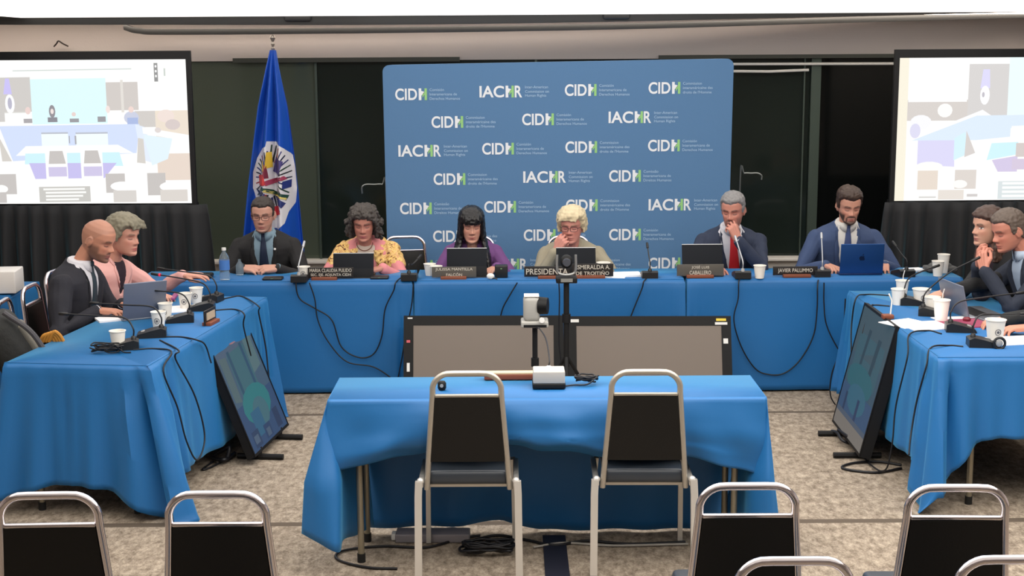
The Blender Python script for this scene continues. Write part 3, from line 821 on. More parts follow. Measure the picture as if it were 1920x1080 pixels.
rowsL = [[(741, 177, CI, 0), (899, 172, IA, 1), (1059, 169, CI, 0), (1216, 165, CI, 2)],
         [(809, 229, CI, 2), (979, 224, CI, 0), (1141, 220, IA, 1)],
         [(747, 283, IA, 1), (904, 279, CI, 0), (1060, 276, CI, 2), (1215, 273, CI, 0)],
         [(813, 336, CI, 2), (981, 332, IA, 1), (1142, 330, CI, 3)],
         [(750, 391, CI, 3), (908, 388, CI, 0), (1061, 385, CI, 2), (1216, 384, IA, 1)],
         [(812, 443, CI, 2), (982, 441, CI, 3), (1142, 440, CI, 0)],
         [(752, 499, CI, 0), (909, 496, IA, 1), (1062, 496, CI, 2), (1216, 494, CI, 3)]]
for rw in rowsL:
    for u, v, k, sb in rw: logo(k, u, v, sb)
logos.build('printed_lettering', [M_print_w, M_print_g, M_print_s], t, smooth=False)

# ================================================================== flag on its pole
YF = 10.35
top = ony(512, 94, YF)
t = thing('flag', 'furled blue flag with a white oval seal of small national flags on a standing pole', 'flag', (top.x, YF, 0))
FCX = top.x
M_fblue = mat('flag_blue', (22, 76, 178), .45, sheen=.2, spec=.4)
MB().lathe([(.02, 0), (.14, .0), (.15, .02), (.05, .04), (.014, .06), (.0125, 1.0), (.0125, top.z + .01)], 20).build('pole', mat('pole_gold', (150, 130, 90), .35, metal=.7), t)
MB().lathe([(.012, top.z), (.016, top.z + .012), (.008, top.z + .024), (.014, top.z + .045), (.008, top.z + .06), (.012, top.z + .07), (.02, top.z + .09), (.014, top.z + .105), (.002, top.z + .115)], 16).build('finial', mat('finial_silver', (170, 160, 150), .3, metal=.8), t)
edges = [(94, 508, 517), (130, 500, 524), (200, 487, 540), (290, 477, 553), (360, 469, 561), (430, 463, 567), (500, 456, 574), (560, 452, 580)]
def flag_surf(s, v, d=0.):
    """s 0..1 across, v picture row of height; returns local point"""
    ul = interp(v, [(e[0], e[1]) for e in edges]); ur = interp(v, [(e[0], e[2]) for e in edges])
    u = ul + (ur - ul) * s
    p = ony(u, v, YF)
    k = (v - 94) / 400.
    fold = (.03 + .05 * k) * math.sin(s * 17 + .8 * math.sin(k * 3) + k * 1.1) * min(1, k * 5) + .02 * k * math.sin(s * 37 + 1)
    return V((p.x - FCX, -.05 - .22 * k * math.sin(math.pi * min(1, max(0, s))) ** .7 - fold - d, p.z))
mb = MB(); rows = []
for k in range(41):
    v = 94 + (560 - 94) * k / 40
    rows.append([tuple(flag_surf(i / 160, v)) for i in range(161)] + [tuple(V((flag_surf(1 - i / 20, v).x, .03, flag_surf(1 - i / 20, v).z))) for i in range(1, 20)])
mb.grid(rows, close=True); mb.add(rows[0], [tuple(range(len(rows[0])))])
mb.build('flag_cloth', M_fblue, t, ang=80)
def uv_to_s(u, v):
    ul = interp(v, [(e[0], e[1]) for e in edges]); ur = interp(v, [(e[0], e[2]) for e in edges])
    return (u - ul) / (ur - ul)
seal = MB()
def onflag(poly, col, d, sub=4):
    """densify the polygon into a fan that follows the folds"""
    c = (sum(p[0] for p in poly) / len(poly), sum(p[1] for p in poly) / len(poly))
    ring = []
    for i, p in enumerate(poly):
        q = poly[(i + 1) % len(poly)]
        for k in range(sub): ring.append((p[0] + (q[0] - p[0]) * k / sub, p[1] + (q[1] - p[1]) * k / sub))
    levels = 12; n = len(ring); vs = []
    for L in range(1, levels + 1):
        for p in ring:
            u = c[0] + (p[0] - c[0]) * L / levels; v = c[1] + (p[1] - c[1]) * L / levels
            vs.append(flag_surf(uv_to_s(u, v), v, d))
    vs.append(flag_surf(uv_to_s(*c), c[1], d)); ci = len(vs) - 1
    fs = [(ci, i, (i + 1) % n) for i in range(n)]
    for L in range(levels - 1):
        for i in range(n): fs.append((L * n + i, (L + 1) * n + i, (L + 1) * n + (i + 1) % n, L * n + (i + 1) % n))
    seal.add(vs, fs, 0, None, col)
onflag([(508, 262), (522, 264), (538, 276), (550, 290), (555, 315), (558, 350), (556, 378), (548, 392), (543, 412), (530, 424), (520, 422), (505, 408), (488, 380), (479, 350), (480, 320), (486, 295), (496, 276), (506, 272)], (216, 214, 220), .005, 8)
cx_, cy_ = 512, 330
pal = [(20, 26, 60), (40, 50, 110), (30, 60, 50), (26, 28, 40), (150, 50, 60), (60, 60, 120)]
rnd = random.Random(3)
for k in range(34):
    a = 2 * math.pi * k / 34
    rx, ry = (30, 54) if math.cos(a) < 0 else (41, 66)
    if math.sin(a) > 0: ry *= 1.25
    dx, dy = math.cos(a), math.sin(a)
    r0, r1 = .45, .93
    p0 = (cx_ + dx * rx * r0, cy_ + dy * ry * r0); p1 = (cx_ + dx * rx * r1, cy_ + dy * ry * r1)
    nx_, ny_ = -dy * 1.5, dx * 1.5
    onflag([(p0[0] - nx_, p0[1] - ny_), (p1[0] - nx_ * .7, p1[1] - ny_ * .7), (p1[0] + nx_ * .7, p1[1] + ny_ * .7), (p0[0] + nx_, p0[1] + ny_)], pal[k % 6], .009, 3)
for col, poly in [((222, 186, 60), [(508, 282), (516, 282), (518, 310), (506, 312)]), ((70, 60, 120), [(522, 292), (538, 300), (530, 326), (518, 318)]), ((200, 60, 60), [(490, 326), (504, 322), (508, 342), (492, 344)]), ((160, 60, 90), [(505, 335), (540, 326), (545, 332), (508, 344)]),
                  ((30, 70, 60), [(500, 345), (548, 362), (546, 368), (498, 350)]), ((230, 210, 120), [(506, 350), (545, 366), (544, 370), (504, 354)]), ((40, 50, 110), [(530, 364), (544, 376), (538, 384), (526, 374)]), ((190, 40, 56), [(518, 384), (532, 380), (536, 394), (524, 400), (516, 394)]),
                  ((36, 50, 120), [(538, 336), (550, 334), (550, 348), (538, 350)]), ((220, 190, 90), [(496, 300), (502, 298), (506, 316), (500, 318)]), ((30, 50, 90), [(484, 350), (500, 358), (514, 376), (506, 378)]), ((120, 40, 60), [(500, 306), (508, 304), (512, 330), (504, 330)])]:
    onflag(poly, col, .013, 5)
seal.build('seal', attr_mat('seal_print', rough=.6), t, ang=80)
# ================================================================== things on the tables
M_mic = mat('microphone_black', (26, 26, 27), .4)
M_neck = mat('gooseneck', (40, 40, 42), .3, metal=.4)
M_neckw = mat('gooseneck_silver', (180, 182, 186), .3, metal=.5)
M_cup = mat('paper_cup', (232, 228, 220), .6)
M_cable = mat('black_cable', (12, 13, 20), .5)
M_paper = mat('paper', (236, 236, 238), .7)
M_btn = mat('grey_button', (150, 150, 150), .4)
def microphone(base, yaw, tip, label, group, silver=False, ring=None):
    """base: world position on the table; yaw: direction towards the speaker; tip: world position of the capsule"""
    t = thing('microphone', label, 'microphone', base, yaw, group)
    mb = MB()
    sec = [(-.075, .006), (-.075, .040), (-.05, .050), (.0, .040), (.07, .022), (.078, .010), (.078, 0), (-.075, 0)]
    T = Matrix(((0, 0, 1, 0), (1, 0, 0, 0), (0, 1, 0, 0), (0, 0, 0, 1)))
    mb.prism(sec, -.052, .052, 0, T); mb.build('base', M_mic, t, ang=25)
    MB().box((0, .045, .032), (.03, .02, .006), rx=-.27, bev=.002).build('button', M_btn, t)
    MB().lathe([(.014, .045), (.012, .06), (.008, .065)], 12, 0, Matrix.Translation((0, -.05, 0))).build('collar', M_btn if silver else M_mic, t)
    L = Matrix.Translation(base) @ Matrix.Rotation(yaw, 4, 'Z'); q = L.inverted() @ V(tip)
    h = q.z
    p0 = V((0, -.05, .055)); d = (q - p0)
    if d.xy.length > .2: pts = [p0, p0 + V((0, .0, .05)), p0 + V((d.x * .12, d.y * .12, .10)), p0 + V((d.x * .5, d.y * .5, .10 + (d.z - .10) * .55)), q]
    else: pts = [p0, p0 + V((0, .0, .05)), p0 + V((d.x * .3, d.y * .3, d.z * .5)), q]
    sp = smooth_path(pts, 8)
    MB().tube(sp, .0042, 8).build('gooseneck', M_neckw if silver else M_neck, t)
    a, b = sp[-1], sp[-3]; dr = (a - b).normalized()
    w = MB().tube([a - dr * .055, a - dr * .05, a - dr * .005, a], [.006, .0085, .0085, .005], 10).build('capsule', M_neckw if silver else M_mic, t)
    if ring: MB().tube([a - dr * .062, a - dr * .052], .0095, 10).build('light_ring', ring, t)
    return t
def P75(u, v, z=TZ): return onz(u, v, z)
MG = 'gooseneck microphones on the tables'
M_redring = mat('red_ring', (200, 40, 70), .4, emit=.6)
def mic_at(u, v, yaw, tu, tv, dy, label, silver=False, ring=None):
    b = P75(u, v); tp = ony(tu, tv, b.y + dy)
    return microphone((b.x, b.y, TZ + .002), yaw, tp, label, MG, silver, ring)
hp = math.pi / 2
mic_at(232, 655, hp + .25, 110, 588, .12, 'gooseneck microphone nearest the front on the left wing table, beside the coiled cable')
mic_at(285, 632, hp + .2, 168, 568, .1, 'second gooseneck microphone from the near end of the left wing table')
mic_at(338, 604, hp + .2, 230, 540, .1, 'gooseneck microphone before the open silver laptop on the left wing')
mic_at(378, 582, hp + .1, 283, 513, .1, 'gooseneck microphone with a lit red ring, left wing', ring=M_redring)
mic_at(392, 566, hp - .2, 295, 503, .15, 'farthest gooseneck microphone of the left wing table')
mic_at(1843, 650, -hp - .15, 1930, 588, .1, 'gooseneck microphone nearest the front on the right wing table')
mic_at(1800, 622, -hp - .2, 1922, 548, .1, 'second gooseneck microphone from the near end of the right wing table')
mic_at(1748, 592, -hp - .3, 1838, 482, .05, 'gooseneck microphone beside the white cup with a straw, right wing')
mic_at(1712, 572, -hp - .2, 1762, 497, .1, 'gooseneck microphone at the far end of the right wing table')
mic_at(563, 527, 0, 571, 452, .12, 'silver gooseneck microphone in front of the man in glasses', silver=True)
mic_at(768, 524, 0, 790, 478, .1, 'gooseneck microphone bent to the right, beside the woman in the yellow shawl')
mic_at(1217, 520, 0, 1213, 455, .12, 'thin upright gooseneck microphone beside the loose papers on the back row')
mic_at(1390, 520, 0, 1378, 442, .12, 'silver gooseneck microphone before the man with the red tie', silver=True)
mic_at(1538, 517, 0, 1540, 436, .12, 'silver gooseneck microphone left of the open blue laptop', silver=True)
mic_at(1693, 517, .15, 1673, 452, .1, 'black gooseneck microphone right of the open blue laptop')
# low boxes
def low_box(u, v, w, d, h, label, cat, nm='speaker_pod'):
    b = P75(u, v); t = thing(nm, label, cat, (b.x, b.y, TZ + .002))
    MB().box((0, 0, h / 2), (w, d, h), bev=.008).build('body', M_mic, t)
    MB().box((0, -d / 2, h * .75), (w * .12, .004, h * .08)).build('indicator', mat('green_dot', (110, 150, 100), .4), t)
    return t
low_box(512, 525, .13, .09, .018, 'flat black conference box before the clasped hands of the man in glasses', 'conference unit', 'conference_box')
low_box(712, 523, .12, .09, .018, 'flat black conference box right of the first tablet', 'conference unit', 'conference_box')
low_box(940, 521, .085, .06, .085, 'black cube speaker between the second tablet and the long nameplate', 'speaker', 'cube_speaker')
low_box(1288, 517, .09, .09, .035, 'black conference box left of the nameplate before the man with the red tie', 'conference unit', 'conference_box')

CG = 'white paper cups'
def cup(u, v, label, h=.095, r=.04, ringm=False, straw=False, z=TZ, tip=0.):
    b = P75(u, v, z); t = thing('paper_cup', label, 'cup', (b.x, b.y, z + .002), 0, CG)
    MB().lathe([(r * .70, 0), (r * .97, h - .004), (r * 1.05, h - .004), (r * 1.05, h), (r * .93, h), (r * .66, .006)], 24).build('cup_body', M_cup, t)
    if ringm:
        mb = MB()
        a0 = -math.pi / 2
        pts = []
        for k in range(20):
            an = 2 * math.pi * k / 20; hh = h * .5 + .015 * math.sin(an); rr = r * (.70 + .27 * hh / h) + .0015; aa = a0 + .016 / r * math.cos(an)
            pts.append((rr * math.cos(aa), rr * math.sin(aa), hh))
        mb.tube(pts, .0016, 6, closed=True)
        mb.ball((0, -r * .83 - .001, h * .5), (.007, .002, .007), nu=8, nv=6)
        mb.build('printed_emblem', mat('emblem_grey', (90, 90, 96), .6), t)
    if straw: MB().tube([(0, 0, .01), (.004, .0, h + .03), (.008, -.01, h + .06)], .0028, 8).build('straw', M_white, t)
    return t
cup(222, 655, 'white paper cup nearest the front on the left wing table')
cup(298, 617, 'white paper cup with printed emblem behind the second left microphone', ringm=True)
cup(311, 600, 'white paper cup with printed emblem at the corner of the silver laptop', ringm=True)
cup(348, 580, 'white paper cup with printed emblem, nearer of the pair past the laptop', ringm=True)
cup(369, 569, 'white paper cup with printed emblem, farther of the pair past the laptop', ringm=True)
cup(570, 524, 'white cup with round emblem behind the silver microphone of the man in glasses', ringm=True, h=.085)
cup(818, 520, 'white paper cup left of the second tablet, behind the nameplate', h=.075)
cup(806, 517, 'white paper cup farther left behind the nameplate of the woman in purple', h=.08)
cup(1131, 516, 'white paper cup at the right edge of the third tablet', h=.085, r=.045)
cup(1424, 522, 'white paper cup right of the man with the red tie', h=.085)
cup(1758, 518, 'white paper cup at the right end of the back row, nearer of two', h=.10)
cup(1768, 512, 'taller white paper cup at the right end of the back row', h=.125)
cup(1691, 555, 'white cup with a straw at the far end of the right wing', straw=True)
cup(1683, 572, 'white paper cup between the cables at the far end of the right wing')
cup(1727, 572, 'white paper cup with printed emblem behind the bent microphones, right wing', ringm=True, r=.052)
cup(1747, 588, 'white paper cup lying close behind the tall straw cup, right wing', r=.045)
cup(1764, 603, 'tall white paper cup with a straw beside the silver laptop, right wing', h=.12, r=.045, straw=True)
cup(1865, 643, 'white paper cup with a round emblem behind the nearest right microphone', ringm=True, h=.12, r=.05)
b = P75(1868, 652)
t = thing('earpiece_reel', 'small dark reel of cord leaning on the emblem cup, right wing', 'cord', (b.x, b.y - .04, TZ + .03))
MB().tube([(.028 * math.cos(a * .4), 0, .028 * math.sin(a * .4)) for a in range(17)], .007, 8).build('ring', M_mic, t); MB().ball((0, 0, 0), (.018, .006, .018)).build('hub', M_btn, t)

# water bottle
b = P75(422, 526)
t = thing('water_bottle', 'clear water bottle with blue label at the left end of the back row', 'bottle', (b.x, b.y, TZ + .002))
m = mat('bottle_plastic', (205, 222, 232), .08, trans=.85, ior=1.2)
MB().lathe([(.02, 0), (.032, .004), (.033, .05), (.030, .06), (.033, .07), (.033, .14), (.028, .16), (.013, .185), (.012, .2), (.0, .2)], 24).build('bottle_body', m, t)
MB().lathe([(.034, .07), (.034, .135)], 24, cap=False).build('label_band', mat('label_blue', (70, 120, 190), .5), t)
MB().lathe([(.0145, .198), (.0145, .215), (.0, .216)], 16).build('cap', M_white, t)
b = P75(450, 517); t = thing('water_bottle', 'small clear bottle behind the left sleeve of the man in glasses', 'bottle', (b.x, b.y, TZ + .002))
MB().lathe([(.02, 0), (.026, .004), (.026, .07), (.010, .095), (.010, .11)], 20).build('bottle_body', m, t)

# tablets and laptops
M_tabl = mat('tablet_black', (14, 18, 25), .6, spec=.2)
M_tabedge = mat('tablet_edge', (170, 172, 174), .35, metal=.5)
def tablet(u0, u1, vt, vb, label, fold=True, pins=.1):
    yb_ = 9.02
    a = ony(u0, vb, yb_); c = ony(u1, vb, yb_); w = c.x - a.x; hgt = ony((u0 + u1) / 2, vt, yb_ + .06).z - TZ
    t = thing('tablet', label, 'tablet', ((a.x + c.x) / 2, yb_, TZ), 0, 'black tablets propped up on the back tables')
    MB().box((0, .05, .004), (w * .99, .20, .008), bev=.003).build('keyboard_cover', M_mic, t)
    T = Matrix.Translation((0, -.02, .006)) @ Matrix.Rotation(-.32, 4, 'X')
    HL = (hgt - .006) / math.cos(.32)
    MB().box((0, 0, HL / 2), (w, .008, HL), 0, T, bev=.003).build('display_back', M_tabl, t)
    MB().box((0, .0, HL + .001), (w, .010, .004), 0, T).build('edge', M_tabedge, t)
    if fold: MB().box((0, -.0055, HL * .18), (w * 1.005, .004, HL * .36), 0, T, bev=.001).build('stand_flap', mat('tablet_flap', (26, 27, 30), .7, spec=.2), t)
    return t
tablet(625, 701, 474, 522, 'black tablet before the woman in the yellow shawl')
tablet(838, 913, 465, 517, 'black tablet before the woman in purple')
tablet(1043, 1117, 464, 517, 'black tablet before the tan-shirted woman')
tablet(1279, 1355, 458, 517, 'black tablet before the man with the red tie')
def laptop(o, rz, w, d, h, lean, mb_, ml, label, emblem=None):
    """local: hinge along x at y=0, keyboard towards +y, lid leaning back by lean towards -y"""
    t = thing('laptop', label, 'laptop', o, rz)
    MB().box((0, d / 2, .007), (w, d, .014), bev=.005).build('keyboard_base', mb_, t)
    MB().box((0, d * .42, .0145), (w * .86, d * .45, .002)).build('keys', M_mic, t)
    T = Matrix.Translation((0, 0, .012)) @ Matrix.Rotation(lean, 4, 'X')
    l = MB().box((0, 0, h / 2), (w, .008, h), 0, T, bev=.0035).build('lid', ml, t)
    MB().box((0, .0045, h / 2), (w * .95, .002, h * .92), 0, T).build('display', M_screen_off, l)
    if emblem:
        mb = MB(); TT = T @ Matrix.Translation((0, -.0048, h * .52)) @ Matrix.Rotation(math.pi / 2, 4, 'X')
        ap = []
        for k in range(28):
            a = 2 * math.pi * k / 28
            r = .018 * (1 + .08 * math.cos(2 * a)) - .004 * math.exp(-((a - math.pi / 2) / .3) ** 2) - .003 * math.exp(-((a - 3 * math.pi / 2) / .3) ** 2)
            if abs(a - .25) < .34: r -= .0055
            ap.append((r * math.cos(a), r * math.sin(a)))
        mb.prism(ap, 0, .0008, 0, TT)
        mb.prism([(.001, .018), (.004, .028), (.010, .029), (.007, .021)], 0, .0008, 0, TT)
        mb.build('emblem', emblem, l, smooth=False)
    return t
a = ony(1573, 516, 9.0); c = ony(1654, 516, 9.0)
lap = laptop(((a.x + c.x) / 2, 8.99, TZ + .002), 0, c.x - a.x, .21, .20, .12, mat('laptop_navy', (30, 52, 96), .35, metal=.4), mat('laptop_lid_blue', (34, 74, 130), .35, metal=.5), 'open blue laptop with a dark emblem before the man in the blue suit', mat('emblem_dark', (14, 26, 54), .3))
o_ = P75(270, 600)
M_lsil = mat('laptop_silver', (150, 154, 162), .3, metal=.7)
M_lgrey = mat('laptop_grey', (112, 118, 134), .35, metal=.2)
laptop((o_.x, o_.y, TZ + .002), .55, .24, .18, .22, .30, M_lsil, M_lgrey, 'open grey laptop seen from behind before the bald man on the left wing')
o_ = P75(1800, 590)
laptop((o_.x - .02, o_.y, TZ + .002), -hp + .12, .32, .22, .18, .25, M_lsil, M_lgrey, 'open grey laptop on the right wing among the cups')
o_ = P75(1868, 600)
tag(MB().box((0, 0, .008), (.30, .21, .016), bev=.005).build('closed_laptop', M_lsil, None, (o_.x + .05, o_.y - .05, TZ + .002), .2), 'closed silver laptop under the forearm on the right wing', 'laptop')

# nameplates
M_plate = mat('nameplate_black', (34, 30, 28), .35)
M_plateg = mat('nameplate_grey', (84, 80, 74), .4)
M_wood = mat('nameplate_wood', (122, 66, 44), .5)
M_let = mat('nameplate_letters', (196, 190, 178), .5)
def nameplate(u0, u1, vt, vb, lines, label, m=M_plate, yy=8.93, base=(.25, .75), big=1., sizes=None, lw=None):
    a = ony(u0, vb, yy); c = ony(u1, vt, yy); w = c.x - a.x; h = c.z - a.z
    t = thing('nameplate', label, 'nameplate', ((a.x + c.x) / 2, yy, TZ + .002), 0, 'nameplates on the back tables')
    zb = .012
    MB().box((0, 0, zb + h / 2), (w, .008, h), bev=.0015).build('plate', m, t)
    MB().box(((base[0] + base[1] - 1) * w / 2, -.008, .010), (w * (base[1] - base[0]), .05, .020), bev=.003).build('wooden_base', M_wood, t)
    mb = MB(); n = len(lines)
    for k, ln in enumerate(lines):
        vs, fs = text_mesh(ln, 1., 0, .01)
        ww = w * (lw[k] if lw else .86); hh = h * (.56 if n == 1 else .34)
        q = fit_text(vs, ww, hh * big)
        z = zb + h * (.5 if n == 1 else (.74 - .46 * k))
        mb.add([V((p.x, -.0046, z + p.y)) for p in q], fs)
    mb.build('lettering', M_let, t, smooth=False)
    return t
nameplate(578, 663, 509, 529, ['MARIA CLAUDIA PULIDO', 'SEC. EJE. ADJUNTA CIDH'], 'black nameplate with two lines on a red-brown base, left end of the row', base=(.08, .64), lw=(.92, .88))
nameplate(810, 893, 506, 526, ['JULISSA MANTILLA', 'FALCÓN'], 'dark grey nameplate with two lines before the woman in purple', M_plateg, base=(.2, .78), lw=(.84, .36))
nameplate(983, 1068, 506, 526, ['PRESIDENTA'], 'black nameplate with large letters behind the upright black camera', base=(.3, 1.0), lw=(.92,))
nameplate(1072, 1150, 502, 526, ['ESMERALDA A.', 'DE TROITIÑO'], 'black nameplate with two lines before the tan-shirted woman', base=(.0, .8), lw=(.84, .80), yy=8.935)
nameplate(1269, 1357, 500, 522, ['JOSÉ LUIS', 'CABALLERO'], 'grey nameplate with two lines before the man with the red tie', M_plateg, base=(.2, .78), lw=(.38, .46))
nameplate(1449, 1533, 501, 518, ['JAVIER PALUMMO'], 'slim black nameplate with one line between the two men in blue suits', base=(.22, .84), lw=(.78,))
# turned nameplate on the left wing, seen from behind
o_ = P75(394, 608)
t = thing('nameplate', 'small nameplate turned sideways beside the left monitor, pale on its back', 'nameplate', (o_.x, o_.y, TZ + .002), 1.42)
MB().box((0, 0, .045), (.17, .008, .08), bev=.002).build('plate', M_plate, t); MB().box((0, -.006, .05), (.12, .004, .04)).build('label_strip', mat('beige_label', (176, 160, 140), .6), t); MB().box((0, -.006, .010), (.14, .05, .02), bev=.003).build('wooden_base', M_wood, t)
o_ = P75(962, 708)
t = thing('nameplate', 'nameplate lying flat with its red-brown base behind the left chair top', 'nameplate', (o_.x + .02, 6.09, TZ + .003))
MB().box((0, 0, .014), (.30, .05, .026), bev=.004).build('wooden_base', M_wood, t); MB().box((0, .0, .031), (.30, .045, .006)).build('plate', mat('plate_cream', (214, 190, 150), .5), t)
t = None
# small holder with a straw near right monitor
o_ = P75(1664, 598)
t = thing('drink_stirrer', 'white bent straw in a small red-brown holder at the corner of the right wing table', 'straw', (o_.x, o_.y, TZ + .002))
MB().box((0, 0, .012), (.06, .05, .024), bev=.004).build('holder', M_wood, t); MB().tube([(.015, 0, .02), (.02, 0, .10), (.0, -.01, .14)], .004, 8).build('straw', M_white, t)

# papers
def paper(u, v, w, d, rz, label, z=TZ, m=None, h=.003, nm='paper_sheet', cat='paper'):
    b = P75(u, v, z)
    return tag(MB().box((0, 0, h / 2 + .001), (w, d, h)).build(nm, m or M_paper, None, (b.x, b.y, z + .002), rz, smooth=False), label, cat)
paper(1168, 517, .24, .16, .1, 'loose white papers right of the tan-shirted woman', h=.012)
paper(1150, 520, .16, .10, -.2, 'white sheet under the right end of the long nameplates')
paper(1700, 608, .22, .20, .5, 'white papers fanned at the near cups, beside the right monitor', h=.004)
paper(1745, 612, .3, .22, .2, 'white sheets under the red folder on the right wing', h=.005)
paper(1800, 601, .26, .18, .15, 'white sheets beside the grey laptop on the right wing')
paper(1822, 608, .32, .22, .15, 'thin red folder edge between sheets on the right wing', m=mat('red_folder', (150, 60, 90), .5), nm='folder', cat='folder', h=.006)
paper(1905, 640, .26, .2, .2, 'white sheet at the right picture edge on the wing table', h=.004)
paper(1715, 508, .12, .1, .3, 'white pad at the right end of the back row', h=.012)
paper(325, 582, .24, .2, .4, 'white sheets beside the silver laptop on the left wing', h=.006)
paper(225, 598, .26, .16, .5, 'white notepad under the hand of the bald man', h=.010, nm='notepad', cat='notepad')
b = P75(327, 563)
tag(MB().box((0, 0, .02), (.03, .18, .018), bev=.006).build('pencil_case', mat('magenta_cloth', (150, 70, 120), .5), None, (b.x, b.y, TZ + .002), .1), 'magenta pencil case behind the silver laptop, left wing', 'pencil case')
b = P75(1778, 512)
b2 = P75(1790, 512)
mb = MB(); mb.box((0, 0, .02), (.2, .12, .035), bev=.012); mb.ball((0, 0, .03), (.085, .06, .04))
tag(mb.build('folded_cap', mat('grey_felt', (84, 84, 84), .8, bump=.1), None, (2.86, 9.12, TZ + .004), .1), 'grey folded cap at the right end of the back row', 'cap')
b = P75(1812, 612)
tag(MB().lathe([(.0, .0), (.02, 0), (.022, .012), (.014, .02), (0, .022)], 16).build('red_button', mat('deep_red', (110, 24, 40), .3), None, (b.x, b.y, TZ + .03)), 'deep red knob between the two nearest right microphones', 'button')
b = P75(918, 522)
t = thing('earbuds', 'small white earpiece on a cord left of the long nameplate', 'earpiece', (-.14, 8.90, TZ + .002)); MB().ball((0, 0, .022), (.026, .015, .02)).build('shell', M_white, t); MB().tube([(0, -.0, .01), (.03, -.01, .01), (.045, -.01, .004)], .005, 8).build('plug', M_mic, t)
tag(MB().box((0, 0, .015), (.19, .12, .03), bev=.012).build('pouch', M_mic, None, (-2.08, 9.04, TZ + .002)), 'dark pouch at the left end of the back row, left of the water bottle', 'pouch')

# camera on tripod, white
def ptz_tripod(x, y, ztop, r):
    def f(t, m):
        mb = MB().tube([(0, 0, .35), (0, 0, ztop)], r, 12); mb.build('pole', m, t)
        MB().tube([(0, 0, ztop * .72), (0, 0, ztop * .78)], r * 1.5, 12).build('collar', m, t)
        for k in range(3):
            a = k * 2.094 + .5
            MB().tube([(0, 0, .42), (.26 * math.cos(a), .26 * math.sin(a), .012)], .011, 8).build('leg', m, t)
    return f
c1 = ony(1003, 612, 7.2)
t = thing('tripod', 'thin black tripod carrying the grey camera, behind the front table', 'tripod', (c1.x, 7.2, 0), 0, 'camera tripods'); ptz_tripod(0, 0, c1.z, .014)(t, M_bezel2)
t = thing('conference_camera', 'grey-white swivel camera turned to the right, on the nearer tripod', 'camera', (c1.x, 7.2, c1.z + .002))
Mg = mat('camera_grey', (158, 156, 150), .4)
MB().box((-.002, 0, .018), (.145, .13, .034), bev=.008).build('base', Mg, t)
MB().box((0, -.066, .012), (.12, .004, .014)).build('front_strip', M_bezel2, t)
MB().box((-.018, 0, .098), (.088, .10, .135), bev=.024).build('head', Mg, t)
MB().tube([(.02, -.012, .112), (.068, -.022, .112)], [.048, .044], 20).build('lens', M_bezel, t)
MB().tube([(.035, -.065, .045), (.036, -.08, .045)], .014, 16).build('joint_disc', M_white, t)
MB().box((-.018, 0, .166), (.08, .09, .006), bev=.003).build('top_cover', mat('camera_top', (226, 222, 214), .35), t)
c2 = ony(1062, 530, 8.1)
t = thing('tripod', 'thicker black tripod carrying the black camera before the back tables', 'tripod', (c2.x, 8.1, 0), 0, 'camera tripods'); ptz_tripod(0, 0, c2.z, .017)(t, M_bezel2)
t = thing('conference_camera', 'small round black camera in a U-shaped bracket on the farther tripod', 'camera', (c2.x, 8.1, c2.z + .002))
MB().box((0, 0, .018), (.125, .10, .034), bev=.006).build('base', M_bezel2, t)
MB().box((.0, -.052, .02), (.07, .004, .02)).build('front_label', mat('label_grey', (120, 120, 116), .5), t)
MB().tube(smooth_path([(-.055, 0, .165), (-.055, 0, .09), (-.045, 0, .055), (0, 0, .045), (.045, 0, .055), (.055, 0, .09), (.055, 0, .165)], 6), .008, 8).build('bracket', mat('bracket_grey', (150, 150, 148), .35, metal=.6), t)
MB().ball((0, 0, .125), (.038, .042, .042)).build('head', M_bezel2, t)
MB().tube([(0, -.03, .125), (0, -.055, .125)], [.026, .022], 20).build('lens', mat('lens_glass', (70, 70, 74), .1), t)

# receiver box and heap on the front table
t = thing('speakerphone', 'white box with black base and a cable from its top on the front table', 'conference unit', (.16, 5.95, TZ + .002))
MB().box((0, 0, .014), (.145, .12, .024), bev=.005).build('base', M_bezel2, t); MB().box((0, 0, .052), (.14, .115, .056), bev=.006).build('shell', mat('shell_offwhite', (176, 172, 166), .5), t)
MB().lathe([(.02, .08), (.016, .088), (.006, .094)], 16).build('plug', M_white, t)
MB().tube(smooth_path([(0, 0, .09), (.004, .05, .115), (.0, .5, .11), (-.02, 1.0, .06), (-.03, 1.22, .02)], 8), .0035, 8).build('cable', M_cable, t)
def coil(o, n, r, flat, label, seed, lead=None, nm='coiled_cable', th=.006):
    rnd = random.Random(seed); pts = []
    for k in range(n * 9):
        a = k / 9 * 2 * math.pi; rr = r * rnd.uniform(.65, 1.1)
        pts.append(V((rr * 1.4 * math.cos(a) + rnd.uniform(-.01, .01), rr * math.sin(a) * flat, th + .004 * (k / 9) + rnd.uniform(0, .022) * (1 if r > .03 else .4))))
    if lead: pts += [V(p) for p in lead]
    mb = MB().tube(smooth_path(pts, 4), th * .62, 6)
    return tag(mb.build(nm, M_cable, None, o, ang=80), label, 'cable')
coil((.33, 5.98, TZ + .002), 6, .034, .7, 'heap of black cable beside the white box on the front table', 3, [(.0, -.04, .01), (-.06, -.03, .005), (-.11, -.05, .004)])
b = P75(200, 664)
coil((b.x, b.y, TZ + .002), 7, .05, .7, 'coiled black cable around the nearest left microphone', 5, [(.08, 0, .01), (.12, 0, .006)])
t = thing('webcam', 'tiny round black device seen through the left chair top on the front table', 'device', (-.31, 5.90, TZ + .002)); MB().lathe([(.014, 0), (.019, .008), (.019, .03), (.014, .038), (.001, .04)], 16).build('shell', M_bezel2, t); MB().tube([(0, -.0185, .022), (0, -.021, .022)], .008, 12).build('lens', M_btn, t)

